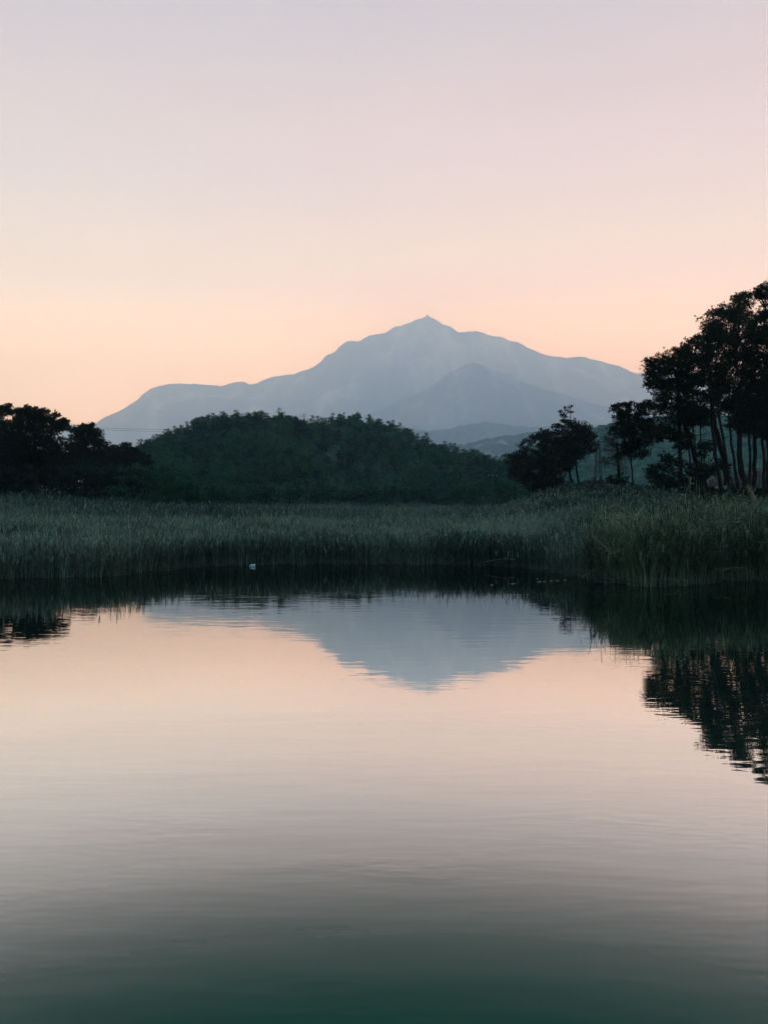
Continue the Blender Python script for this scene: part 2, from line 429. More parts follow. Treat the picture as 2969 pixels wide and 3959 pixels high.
def hill_point(px, t):
    yy = np.interp(px, HLa[:, 0], HLa[:, 1]); yr = np.interp(px, HLa[:, 0], HLa[:, 2])
    Y = yr - 160 + 160 * t
    h = CAM_H + (HZ - yy) / F * yr
    Z = h * t ** 0.85
    X = (px - CX) / F * Y
    N = ridged(X / 45 + 3, Y / 45 + 8, 6)
    return X, Y, Z + np.clip(4 * t * (1 - t), 0, 1) * 7 * (N - 0.55)


# ------------------------------------------------------------------ foliage
def blades(mb, pos, out, length, width, spread=0.9, up=0.45, tint=None, rng=RNG):
    """one leaf-shaped triangle per position, pointing outwards and up with much scatter"""
    n = len(pos)
    d = out * 0.55 + np.array([0, 0, up]) + rng.normal(0, 1, (n, 3)) * spread * 0.6
    d /= np.linalg.norm(d, axis=1)[:, None] + 1e-9
    s = np.cross(d, rng.normal(0, 1, (n, 3))); s /= np.linalg.norm(s, axis=1)[:, None] + 1e-9
    L = length * rng.uniform(0.6, 1.3, n)[:, None]; w = width * rng.uniform(0.7, 1.3, n)[:, None]
    v = np.stack([pos + s * w * 0.35, pos + d * L * 0.55 + s * w * 0.5, pos + d * L, pos + d * L * 0.5 - s * w * 0.5], 1).reshape(-1, 3)
    q = np.arange(n * 4).reshape(n, 4)
    tt = rng.random(n) if tint is None else np.clip(tint, 0, 1)
    mb.add(v, q, None, np.repeat(tt, 4))


def fill_lobe(mb, c, r, rc, k=3.0, nt=14, nb=6, L=0.3, w=0.075, flat=0.6, rng=RNG):
    """needle clumps through the volume of one lobe (centre c, radii r)"""
    rc = min(rc, 0.85 * min(r[0], r[2]) + 0.02)
    nc = max(4, int(k * r[0] * r[2] / rc ** 2))
    L = min(L, 0.8 * min(r[0], r[2]) + 0.06); w = min(w, L * 0.3)
    if rc < 0.2: nt = max(5, nt // 2)
    d = rng.normal(0, 1, (nc, 3)); d /= np.linalg.norm(d, axis=1)[:, None]
    rad = rng.random(nc) ** 0.45 * rng.uniform(0.7, 1.3, nc)
    cl = c + d * rad[:, None] * r
    ct = np.clip(rng.normal(0.45, 0.25, nc), 0, 1)
    tp = np.repeat(cl, nt, 0) + rng.normal(0, 1, (nc * nt, 3)) * rc * np.array([0.62, 0.62, 0.62 * flat])
    o = tp - c; o = o / (np.linalg.norm(o, axis=1)[:, None] + 1e-6)
    tp = np.repeat(tp, nb, 0); o = np.repeat(o, nb, 0)
    tt = np.repeat(ct, nt * nb) + rng.normal(0, 0.12, nc * nt * nb)
    blades(mb, tp, o, L, w, tint=tt, rng=rng)
    return cl


def curve(a, b, sag=0.0, n=7, jit=0.0, rng=RNG):
    t = np.linspace(0, 1, n)[:, None]
    p = a * (1 - t) + b * t
    p[:, 2] -= sag * 4 * (t[:, 0] * (1 - t[:, 0]))
    if jit:
        j = rng.normal(0, jit, (n, 3)); j[0] = 0; j[-1] = 0
        p = p + j
    return p


def tree(name, label, cat, group, Y, trunks, lobes, leaf='pine', rc=0.42, k=3.0, nt=14, nb=6, L=0.3, w=0.075, depth=0.85, twigs=3, bare=(), seed=0, base_px=None, limb_r=0.06, sprigs=3):
    """trunks: lists of (px, py, width_px[, dY]) from the top down; lobes: (px, py, rx, ry[, dY])"""
    rng = np.random.default_rng(1000 + seed)
    s = Y / F
    bark = MB(); crown = MB()
    if not isinstance(trunks[0], list): trunks = [trunks]
    paths = []
    for ti, tk in enumerate(trunks):
        P = np.array([W(p[0], p[1], Y + (p[3] if len(p) > 3 else 0.0)) for p in tk]); R = np.array([p[2] * 0.43 * s for p in tk])
        if tk[-1][1] > 1860 or len(trunks) == 1 or ti == 0:
            d = P[-1] - P[-2] if len(P) > 1 else np.array([0, 0, -1.0])
            gz = float(ground_z(P[-1][0], P[-1][1])) - 0.35
            if P[-1][2] > gz + 0.2:
                e = P[-1].copy(); dz = P[-1][2] - gz; d = d / max(1e-6, abs(d[2])); e = e + d * dz * 0.8; e[2] = gz
                P = np.vstack([P, e]); R = np.append(R, R[-1] * 1.25)
        # resample for a slightly crooked stem
        tt = np.concatenate([[0], np.cumsum(np.linalg.norm(np.diff(P, axis=0), axis=1))]); n = max(6, int(tt[-1] / 0.7))
        q = np.linspace(0, tt[-1], n)
        PP = np.stack([np.interp(q, tt, P[:, i]) for i in range(3)], 1); RR = np.interp(q, tt, R)
        jj = rng.normal(0, 1, (n, 3)) * R.mean() * 0.22; jj[:, 2] = 0
        PP = PP + jj; RR = RR * rng.uniform(0.93, 1.07, n)
        bark.tube(PP, RR, 9); paths.append(PP)
    base = paths[0][-1]
    allp = np.vstack(paths)
    for lb in lobes:
        c = W(lb[0], lb[1], Y + (lb[4] if len(lb) > 4 else rng.uniform(-1, 1) * 0.6))
        r = np.array([lb[2], lb[2] * depth, lb[3]]) * s
        cl = fill_lobe(crown, c, r, rc, k, nt, nb, L, w, rng=rng)
        # loose sprigs standing out of the lobe's outline
        for _ in range(sprigs if lb[2] > 24 else 0):
            a = rng.uniform(-0.35, math.pi + 0.35); e = rng.uniform(-0.5, 0.5)
            p = c + r * np.array([math.cos(a) * math.cos(e), math.sin(e), math.sin(a) * math.cos(e)]) * rng.uniform(1.0, 1.25)
            sr = rng.uniform(4, 9) * s
            fill_lobe(crown, p, np.array([sr, sr, sr * 0.8]), rc, 0.8, 8, 5, L * 0.8, w * 0.8, rng=rng)
            bark.tube(curve(c, p, 0.0, 4, 0.03), np.array([0.03, 0.025, 0.02, 0.012]), 4)
        # limb from the trunk to the lobe, with twigs to some clumps
        cand = allp[allp[:, 2] <= c[2] + 0.15]
        if len(cand) == 0: cand = allp
        j = np.argmin(np.linalg.norm((cand - c) * np.array([1, 1, 0.75]), axis=1))
        st = cand[j]
        dl = np.linalg.norm(c - st)
        lr = min(0.09, limb_r * (0.5 + 0.25 * dl))
        if dl > 0.3:
            bark.tube(curve(st, c, 0.06 * dl, 7, 0.03 * dl, rng), np.linspace(lr, lr * 0.4, 7), 6)
        for kk in rng.choice(len(cl), min(twigs, len(cl)), False):
            bark.tube(curve(c if rng.random() < 0.6 else (c + st) / 2, cl[kk], 0.0, 4, 0.05, rng), np.linspace(lr * 0.45, lr * 0.2, 4), 5)
    for bb in bare:      # bare branches: polylines of (px, py, dY)
        P = np.array([W(p[0], p[1], Y + (p[2] if len(p) > 2 else 0)) for p in bb])
        n = 9; tt = np.linspace(0, 1, len(P)); q = np.linspace(0, 1, n)
        PP = np.stack([np.interp(q, tt, P[:, i]) for i in range(3)], 1)
        bark.tube(PP, np.linspace(0.055, 0.02, n), 6)
    root = empty(name, base)
    tag(root, label, cat, group)
    bark.build('trunk', M['bark'], root, base, smooth=True)
    if crown.n: crown.build('crown', M[leaf], root, base)
    return root


def shrub(name, label, group, Y, lobes, leaf='shrub', rc=0.4, k=3.0, nt=12, nb=6, L=0.26, w=0.09, depth=0.9, seed=0, cat='shrub'):
    rng = np.random.default_rng(2000 + seed)
    s = Y / F
    cx = np.mean([l[0] for l in lobes]); c0 = W(cx, 1900, Y)
    base = np.array([c0[0], Y, float(ground_z(c0[0], Y)) - 0.05])
    crown = MB(); st = MB()
    for lb in lobes:
        dY = lb[4] if len(lb) > 4 else 0
        c = W(lb[0], lb[1], Y + dY); r = np.array([lb[2], lb[2] * depth, lb[3]]) * s
        fill_lobe(crown, c, r, rc, k, nt, nb, L, w, rng=rng)
        for i in range(3):
            e = c + rng.normal(0, 0.4, 3) * r
            st.tube(curve(base + np.array([rng.normal(0, .15), rng.normal(0, .15), 0]), e, -0.1, 6, 0.05, rng), np.linspace(0.05, 0.015, 6), 5)
    root = empty(name, base); tag(root, label, cat, group)
    st.build('stem', M['bark'], root, base, smooth=True)
    crown.build('foliage', M[leaf], root, base)
    return root



# ------------------------------------------------------------------ pines of the near hill
def hill_pine_arrays(seed, dens=1.0):
    rng = np.random.default_rng(seed)
    mb = MB()
    H = rng.uniform(6.0, 8.2)
    lean = rng.normal(0, 0.35, 2)
    top = np.array([lean[0], lean[1], H])
    mb.tube(curve(np.array([0, 0, -0.8]), top * 0.9, 0, 6, 0.08, rng), np.linspace(0.2, 0.05, 6), 6, 0.0)
    nl = rng.integers(6, 9)
    for i in range(nl):
        f = rng.uniform(0.38, 0.92)
        a = rng.uniform(0, 2 * math.pi); rr = rng.uniform(0.7, 2.3) * (1.15 - f)* 1.6
        c = np.array([lean[0] * f + rr * math.cos(a), lean[1] * f + rr * math.sin(a), H * f])
        r = np.array([rng.uniform(0.9, 1.7), rng.uniform(0.9, 1.7), rng.uniform(0.45, 0.8)])
        fill_lobe(mb, c, r, 0.6, 2.2 * dens, int(9 * dens) + 3, 3, 0.5, 0.2, 0.6, rng)
        mb.tube(curve(np.array([lean[0] * f * .8, lean[1] * f * .8, H * f * 0.8]), c, 0.1, 4), np.linspace(0.07, 0.03, 4), 4, 0.0)
    c = top - np.array([0, 0, 0.5])
    fill_lobe(mb, c, np.array([0.9, 0.9, 0.8]), 0.5, 2.2 * dens, int(9 * dens) + 3, 3, 0.5, 0.2, 0.7, rng)
    return mb


variants = [hill_pine_arrays(50 + i).build('hill_pine', M['hillpine']) for i in range(7)]
PINE_LABELS = ['dark green pine in the unbroken tree cover of the hill beyond the reeds',
               'dark pine on the skyline of the wooded hill, against the blue mountain']
slots = []
HPX0, HPX1 = 440, 2120
for i in range(104):                                       # the skyline
    px = HPX0 + (HPX1 - HPX0) * (i + RNG.uniform(0.1, 0.9)) / 104
    slots.append((px, RNG.uniform(0.88, 1.02), RNG.uniform(0.55, 0.85) * (1.2 if RNG.random() < 0.15 else 1), 1))
tries = 0
while len(slots) < 285 and tries < 20000:                 # the slope
    tries += 1
    px = RNG.uniform(HPX0, HPX1); t = RNG.uniform(0.03, 0.93)
    if all(((px - q[0]) / 34) ** 2 + ((t - q[1]) / 0.07) ** 2 > 1 for q in slots): slots.append((px, t, RNG.uniform(0.5, 0.9) * (1.4 if RNG.random() < 0.15 else 1), 0))
for i, (px, t, sc, sky) in enumerate(slots):
    x, y, z = hill_point(px, min(t, 1.0))
    if t > 1: y += (t - 1) * 160
    o = variants[i] if i < len(variants) else variants[i % len(variants)].copy()
    if i >= len(variants): COL.objects.link(o)
    o.location = (float(x), float(y), float(z) - (2.0 if sky else 0.6)); o.rotation_euler = (0, 0, RNG.uniform(0, 6.28)); o.scale = (sc * RNG.uniform(1.05, 1.4), sc * RNG.uniform(1.05, 1.4), sc * 0.9)
    tag(o, PINE_LABELS[sky], 'pine tree', 'pines on the skyline of the near hill' if sky else 'pines covering the near hill')
# the rest of the wood, which reads as one mass
wood = MB()
protos = [hill_pine_arrays(90 + i, 0.5) for i in range(5)]
protos = [(np.vstack(p.v), np.vstack(p.q), np.concatenate(p.tint)) for p in protos]
for i in range(2100):
    px = RNG.uniform(435, HPX1 + 30); t = RNG.uniform(0.0, 1.0) ** 0.9
    x, y, z = hill_point(px, t)
    v, q, tt = protos[i % 5]
    a = RNG.uniform(0, 6.28); sc = RNG.uniform(0.45, 0.9)
    R = np.array([[math.cos(a), -math.sin(a), 0], [math.sin(a), math.cos(a), 0], [0, 0, 1]])
    wood.add((v * np.array([1.2, 1.2, 1]) * sc) @ R.T + np.array([float(x), float(y), float(z) - 1.0]), q, None, np.clip(tt + RNG.normal(-0.02, 0.26) + 1.1 * (float(fbm(x / 22, y / 30, 3)) - 0.5), 0, 1))
o = wood.build('hill_forest', M['hillwood'])
tag(o, 'dense dark green pine wood covering the near hill', 'forest', kind='stuff')
# the tall narrow pine clear of the hill's left end
tree('pine_tree', 'narrow pine standing higher than its neighbours where the wooded hill meets the low trees', 'pine tree', None, 300,
     [(646, 1672, 5), (648, 1740, 7)], [(645, 1672, 9, 9), (648, 1688, 16, 10), (644, 1702, 20, 10), (652, 1718, 22, 12), (668, 1700, 9, 12), (620, 1722, 30, 14)], leaf='hillpine', rc=0.6, k=2.5, nt=12, nb=4, L=0.5, w=0.18, seed=77)

# ------------------------------------------------------------------ tall pines on the right bank
G = 'pines of the tall dark stand'
kw = dict(rc=0.42, k=3.6, nt=15, nb=9, L=0.27, w=0.052)
km = dict(sprigs=2, rc=0.52, k=2.6, nt=11, nb=8, L=0.5, w=0.075)
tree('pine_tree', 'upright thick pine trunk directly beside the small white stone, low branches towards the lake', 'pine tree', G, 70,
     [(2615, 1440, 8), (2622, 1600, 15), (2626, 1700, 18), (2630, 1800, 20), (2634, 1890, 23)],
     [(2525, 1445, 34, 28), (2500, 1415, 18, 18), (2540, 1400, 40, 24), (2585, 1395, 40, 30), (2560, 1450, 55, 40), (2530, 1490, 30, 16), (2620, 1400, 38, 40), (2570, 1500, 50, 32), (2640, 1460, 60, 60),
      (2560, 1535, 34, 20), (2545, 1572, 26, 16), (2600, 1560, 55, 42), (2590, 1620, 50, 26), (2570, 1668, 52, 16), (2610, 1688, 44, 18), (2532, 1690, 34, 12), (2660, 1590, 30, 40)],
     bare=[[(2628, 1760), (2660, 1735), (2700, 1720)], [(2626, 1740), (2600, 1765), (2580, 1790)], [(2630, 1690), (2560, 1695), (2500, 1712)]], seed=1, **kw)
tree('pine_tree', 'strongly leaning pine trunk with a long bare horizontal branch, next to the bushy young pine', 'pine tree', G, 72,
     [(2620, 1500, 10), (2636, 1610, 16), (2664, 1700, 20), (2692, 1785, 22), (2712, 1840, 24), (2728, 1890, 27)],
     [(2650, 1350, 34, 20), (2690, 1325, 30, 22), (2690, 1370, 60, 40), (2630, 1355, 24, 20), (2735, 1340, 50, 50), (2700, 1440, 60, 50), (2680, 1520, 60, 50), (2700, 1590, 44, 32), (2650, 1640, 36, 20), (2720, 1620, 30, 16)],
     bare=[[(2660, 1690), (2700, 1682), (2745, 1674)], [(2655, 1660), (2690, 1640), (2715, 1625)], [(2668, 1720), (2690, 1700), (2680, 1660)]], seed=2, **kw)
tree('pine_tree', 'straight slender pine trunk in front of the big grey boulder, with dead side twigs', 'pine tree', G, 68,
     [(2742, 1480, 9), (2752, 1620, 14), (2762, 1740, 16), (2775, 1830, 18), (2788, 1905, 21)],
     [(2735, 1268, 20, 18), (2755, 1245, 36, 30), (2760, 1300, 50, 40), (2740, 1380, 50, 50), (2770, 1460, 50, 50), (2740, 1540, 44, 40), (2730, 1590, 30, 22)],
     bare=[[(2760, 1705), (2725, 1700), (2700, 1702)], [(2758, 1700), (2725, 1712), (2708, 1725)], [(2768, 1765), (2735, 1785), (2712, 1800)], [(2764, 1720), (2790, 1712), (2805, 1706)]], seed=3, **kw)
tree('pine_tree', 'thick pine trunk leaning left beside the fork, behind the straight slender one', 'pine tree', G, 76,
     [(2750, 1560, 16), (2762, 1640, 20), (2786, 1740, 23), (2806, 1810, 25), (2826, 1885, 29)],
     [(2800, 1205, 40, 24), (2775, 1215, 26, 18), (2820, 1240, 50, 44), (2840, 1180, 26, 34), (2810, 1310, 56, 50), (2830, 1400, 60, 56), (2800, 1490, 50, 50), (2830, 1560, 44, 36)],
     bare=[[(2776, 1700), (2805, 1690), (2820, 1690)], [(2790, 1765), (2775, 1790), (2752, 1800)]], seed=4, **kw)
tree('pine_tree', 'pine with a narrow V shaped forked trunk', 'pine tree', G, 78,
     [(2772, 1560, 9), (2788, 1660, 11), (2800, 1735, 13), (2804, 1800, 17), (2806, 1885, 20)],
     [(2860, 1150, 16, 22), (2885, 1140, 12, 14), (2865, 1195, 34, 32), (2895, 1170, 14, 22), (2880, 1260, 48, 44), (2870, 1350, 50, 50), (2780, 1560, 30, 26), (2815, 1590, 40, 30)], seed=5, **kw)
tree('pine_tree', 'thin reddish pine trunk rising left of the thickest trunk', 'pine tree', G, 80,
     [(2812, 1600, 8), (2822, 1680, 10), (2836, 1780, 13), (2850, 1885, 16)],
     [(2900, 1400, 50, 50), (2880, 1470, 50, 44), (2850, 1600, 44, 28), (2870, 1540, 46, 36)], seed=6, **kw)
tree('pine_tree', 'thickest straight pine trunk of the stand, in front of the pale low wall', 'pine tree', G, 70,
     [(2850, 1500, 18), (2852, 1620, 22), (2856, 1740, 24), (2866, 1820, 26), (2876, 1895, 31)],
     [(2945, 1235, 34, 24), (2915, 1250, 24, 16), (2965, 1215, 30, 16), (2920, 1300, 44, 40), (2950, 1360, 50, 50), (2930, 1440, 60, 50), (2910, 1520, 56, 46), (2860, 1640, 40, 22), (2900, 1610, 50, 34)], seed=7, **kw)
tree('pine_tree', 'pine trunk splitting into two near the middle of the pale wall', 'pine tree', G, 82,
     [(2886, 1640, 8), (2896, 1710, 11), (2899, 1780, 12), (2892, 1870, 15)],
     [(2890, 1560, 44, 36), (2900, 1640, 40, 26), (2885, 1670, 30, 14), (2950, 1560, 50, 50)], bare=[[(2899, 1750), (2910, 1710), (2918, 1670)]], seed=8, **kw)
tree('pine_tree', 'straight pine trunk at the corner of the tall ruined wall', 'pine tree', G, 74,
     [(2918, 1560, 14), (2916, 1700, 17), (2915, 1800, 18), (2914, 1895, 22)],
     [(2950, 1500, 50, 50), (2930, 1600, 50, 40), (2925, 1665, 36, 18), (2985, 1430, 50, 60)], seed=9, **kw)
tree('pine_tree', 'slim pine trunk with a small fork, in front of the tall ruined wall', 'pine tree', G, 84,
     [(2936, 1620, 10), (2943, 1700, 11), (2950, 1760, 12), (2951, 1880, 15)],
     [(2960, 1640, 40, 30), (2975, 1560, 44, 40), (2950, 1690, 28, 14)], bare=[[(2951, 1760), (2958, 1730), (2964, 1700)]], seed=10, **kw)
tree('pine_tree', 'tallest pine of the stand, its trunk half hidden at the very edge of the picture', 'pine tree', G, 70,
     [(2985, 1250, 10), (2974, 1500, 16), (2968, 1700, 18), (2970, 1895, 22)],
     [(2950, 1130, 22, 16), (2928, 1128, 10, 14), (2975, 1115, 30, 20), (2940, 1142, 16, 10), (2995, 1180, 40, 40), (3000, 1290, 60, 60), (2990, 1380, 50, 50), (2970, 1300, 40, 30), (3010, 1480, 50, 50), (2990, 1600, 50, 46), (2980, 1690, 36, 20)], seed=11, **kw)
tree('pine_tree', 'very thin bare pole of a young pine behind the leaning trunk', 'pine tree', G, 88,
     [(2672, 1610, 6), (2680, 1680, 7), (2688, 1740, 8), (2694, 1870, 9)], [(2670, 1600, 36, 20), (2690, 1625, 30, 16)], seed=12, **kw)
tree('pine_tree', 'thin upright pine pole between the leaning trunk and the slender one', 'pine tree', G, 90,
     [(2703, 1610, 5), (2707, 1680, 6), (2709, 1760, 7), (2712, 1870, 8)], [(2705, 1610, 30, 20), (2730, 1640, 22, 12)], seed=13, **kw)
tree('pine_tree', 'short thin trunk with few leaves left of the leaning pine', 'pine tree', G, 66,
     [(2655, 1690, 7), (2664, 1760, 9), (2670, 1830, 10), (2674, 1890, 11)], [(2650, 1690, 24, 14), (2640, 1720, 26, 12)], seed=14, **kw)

# the pine and the dead tree left of the tall stand
tree('pine_tree', 'broad crowned pine on a thin crooked trunk between steel mast and tall stand', 'pine tree', None, 88,
     [(2440, 1660, 12), (2438, 1770, 8), (2444, 1840, 8), (2451, 1908, 10)],
     [(2371, 1578, 10, 9), (2390, 1568, 12, 8), (2412, 1563, 12, 8), (2436, 1566, 12, 8), (2458, 1573, 14, 9), (2482, 1568, 10, 8), (2503, 1562, 12, 12), (2398, 1588, 16, 9), (2430, 1587, 20, 9), (2384, 1606, 14, 9), (2470, 1594, 26, 12), (2500, 1586, 20, 14), (2425, 1608, 26, 10), (2420, 1628, 40, 16), (2470, 1630, 60, 32), (2510, 1660, 46, 24), (2450, 1670, 60, 30), (2405, 1672, 50, 24),
      (2480, 1705, 44, 24), (2430, 1720, 50, 34), (2460, 1750, 40, 26), (2425, 1762, 30, 20)],
     bare=[[(2490, 1605), (2530, 1600), (2570, 1605)], [(2470, 1735), (2490, 1742), (2482, 1765)]], seed=15, **km)
tree('dead_tree', 'brownish half dead tree with fine bare twigs beside the steel power mast', 'tree', None, 94,
     [(2386, 1720, 10), (2390, 1800, 12), (2392, 1885, 14)],
     [(2385, 1680, 34, 40), (2365, 1700, 30, 20), (2378, 1740, 44, 40), (2350, 1790, 26, 24), (2385, 1790, 34, 24), (2395, 1830, 22, 20)], leaf='dry', rc=0.4, k=2.2, nt=12, nb=4, L=0.42, w=0.03, twigs=9, seed=16)
shrub('shrub', 'dark bush at the foot of the half dead tree', None, 92, [(2382, 1855, 34, 34), (2400, 1875, 30, 20), (2362, 1872, 20, 20)], seed=1, leaf='pine')

# the group left of the mast
tree('pine_tree', 'low wide bushy pine with foliage almost down to the canes', 'pine tree', None, 122,
     [(2110, 1700, 8), (2120, 1800, 13), (2130, 1905, 18)],
     [(2112, 1680, 42, 20), (2075, 1690, 22, 16), (2145, 1680, 18, 14), (2100, 1705, 58, 22), (2022, 1735, 14, 20), (2020, 1765, 26, 24), (1975, 1768, 16, 14), (2050, 1790, 70, 34), (1990, 1790, 28, 18), (2120, 1745, 60, 36), (2110, 1800, 90, 44), (2020, 1830, 60, 26),
      (1985, 1836, 24, 12), (2060, 1860, 66, 30), (2130, 1850, 70, 40), (2170, 1800, 46, 36), (2080, 1890, 56, 20), (2150, 1880, 56, 24)], seed=17, **km)
tree('pine_tree', 'pine with two thin leaning bare trunks beside the bushy pine', 'pine tree', None, 124,
     [(2178, 1740, 8), (2196, 1800, 9), (2214, 1880, 11)],
     [(2180, 1735, 40, 24), (2200, 1760, 36, 26), (2175, 1775, 34, 24), (2208, 1795, 20, 18)], bare=[[(2212, 1870), (2200, 1830), (2188, 1790)]], seed=18, **km)
tree('pine_tree', 'round topped pine on a straight bare trunk with sparse broken top and arching branch', 'pine tree', None, 120,
     [(2202, 1575, 2.5), (2206, 1630, 3.5), (2214, 1690, 7), (2222, 1770, 9), (2231, 1830, 9), (2238, 1890, 11)],
     [(2202, 1572, 8, 5), (2186, 1580, 8, 5), (2166, 1592, 6, 5), (2176, 1608, 8, 7), (2212, 1594, 6, 4), (2196, 1592, 6, 5), (2182, 1628, 20, 6), (2152, 1646, 18, 6), (2136, 1650, 6, 4), (2218, 1627, 6, 4), (2190, 1640, 24, 9),
      (2225, 1650, 44, 18), (2262, 1655, 22, 16), (2200, 1672, 40, 20), (2240, 1685, 54, 28), (2278, 1690, 16, 24), (2200, 1700, 44, 22), (2250, 1720, 50, 22), (2286, 1725, 12, 22), (2200, 1735, 44, 22), (2244, 1750, 40, 14), (2282, 1742, 14, 8), (2242, 1772, 20, 10)],
     bare=[[(2230, 1640), (2248, 1628), (2264, 1627), (2276, 1638), (2284, 1660), (2290, 1690)]], seed=19, **km)

# bushes between the trunks
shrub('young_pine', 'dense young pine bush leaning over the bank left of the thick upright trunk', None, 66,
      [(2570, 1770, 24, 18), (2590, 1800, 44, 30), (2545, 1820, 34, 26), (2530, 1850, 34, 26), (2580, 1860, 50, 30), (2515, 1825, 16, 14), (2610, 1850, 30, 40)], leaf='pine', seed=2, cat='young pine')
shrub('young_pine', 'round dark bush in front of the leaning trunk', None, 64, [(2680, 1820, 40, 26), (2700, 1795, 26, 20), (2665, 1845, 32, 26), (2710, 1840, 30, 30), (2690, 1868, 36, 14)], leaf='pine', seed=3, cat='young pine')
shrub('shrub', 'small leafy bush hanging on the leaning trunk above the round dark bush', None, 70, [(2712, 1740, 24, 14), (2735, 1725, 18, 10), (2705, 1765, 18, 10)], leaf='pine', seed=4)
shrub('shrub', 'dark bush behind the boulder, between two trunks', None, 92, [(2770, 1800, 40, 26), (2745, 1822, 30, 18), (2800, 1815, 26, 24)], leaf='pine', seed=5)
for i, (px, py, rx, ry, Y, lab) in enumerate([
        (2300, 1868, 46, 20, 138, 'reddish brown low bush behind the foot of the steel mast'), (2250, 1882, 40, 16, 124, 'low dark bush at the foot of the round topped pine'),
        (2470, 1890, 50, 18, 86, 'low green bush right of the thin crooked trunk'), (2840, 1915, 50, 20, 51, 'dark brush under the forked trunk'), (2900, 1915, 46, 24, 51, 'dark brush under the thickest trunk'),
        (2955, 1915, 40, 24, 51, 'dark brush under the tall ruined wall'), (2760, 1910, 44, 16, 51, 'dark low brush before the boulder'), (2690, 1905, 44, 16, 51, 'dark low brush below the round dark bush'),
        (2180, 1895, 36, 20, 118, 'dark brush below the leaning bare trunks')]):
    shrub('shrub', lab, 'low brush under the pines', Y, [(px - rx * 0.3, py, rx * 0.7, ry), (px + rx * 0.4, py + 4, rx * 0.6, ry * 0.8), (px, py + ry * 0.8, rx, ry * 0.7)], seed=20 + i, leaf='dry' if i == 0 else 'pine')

# ------------------------------------------------------------------ trees on the left shore
GL = 'broad trees on the far shore'
kl = dict(rc=0.45, k=3.8, nt=15, nb=8, L=0.36, w=0.07, leaf='pine')
tree('broad_tree', 'dark tree cut by the edge of the picture, its top loose and open', 'tree', GL, 94, [(0, 1640, 10), (-5, 1760, 18), (-10, 1930, 24)],
     [(8, 1580, 14, 10), (34, 1578, 10, 12), (26, 1602, 26, 16), (-20, 1590, 26, 20), (10, 1640, 44, 14), (-40, 1640, 50, 40), (-10, 1690, 70, 40), (20, 1730, 60, 40), (-40, 1760, 70, 60)], seed=30, **kl)
tree('broad_tree', 'widest dark tree with a domed crown and twiggy shoots on top', 'tree', GL, 92, [(135, 1650, 10), (140, 1760, 18), (140, 1930, 24)],
     [(108, 1572, 8, 6), (140, 1578, 6, 5), (165, 1588, 7, 5), (120, 1595, 42, 14), (85, 1600, 18, 14), (160, 1608, 34, 18), (125, 1625, 60, 24), (200, 1612, 22, 14), (218, 1606, 8, 6), (190, 1635, 36, 18), (245, 1635, 20, 10), (262, 1627, 7, 6), (80, 1640, 40, 24),
      (100, 1670, 70, 26), (180, 1668, 60, 16), (230, 1655, 34, 12), (70, 1710, 60, 30), (150, 1710, 80, 24), (210, 1720, 50, 20), (120, 1760, 90, 36), (190, 1770, 70, 40), (60, 1780, 60, 40)],
     bare=[[(138, 1668), (160, 1680), (172, 1694)]], seed=31, **kl)
tree('broad_tree', 'smaller rounded dark tree beside the widest one, before the foot of the mountain', 'tree', GL, 122, [(335, 1680, 8), (335, 1760, 14), (332, 1930, 20)],
     [(330, 1652, 30, 10), (356, 1646, 10, 7), (305, 1665, 24, 10), (335, 1672, 50, 14), (372, 1668, 18, 10), (385, 1688, 18, 14), (320, 1695, 60, 16), (360, 1712, 50, 14), (290, 1720, 40, 18), (398, 1712, 16, 14), (330, 1740, 80, 22), (280, 1770, 60, 40), (360, 1780, 70, 40)], seed=32, **kl)
tree('broad_tree', 'low flat topped tree beside the smaller rounded tree', 'tree', GL, 138, [(430, 1760, 8), (428, 1930, 16)],
     [(420, 1730, 20, 8), (445, 1738, 26, 8), (430, 1755, 50, 14), (410, 1780, 50, 24), (460, 1790, 50, 30)], seed=33, **kl)
tree('broad_tree', 'low tree with a pointed hump where the shore trees dip lowest', 'tree', GL, 148, [(490, 1760, 8), (488, 1930, 16)],
     [(486, 1722, 16, 8), (476, 1734, 34, 10), (505, 1740, 24, 8), (495, 1760, 54, 16), (530, 1760, 26, 12), (500, 1800, 60, 36), (550, 1790, 40, 30)], seed=34, **kl)
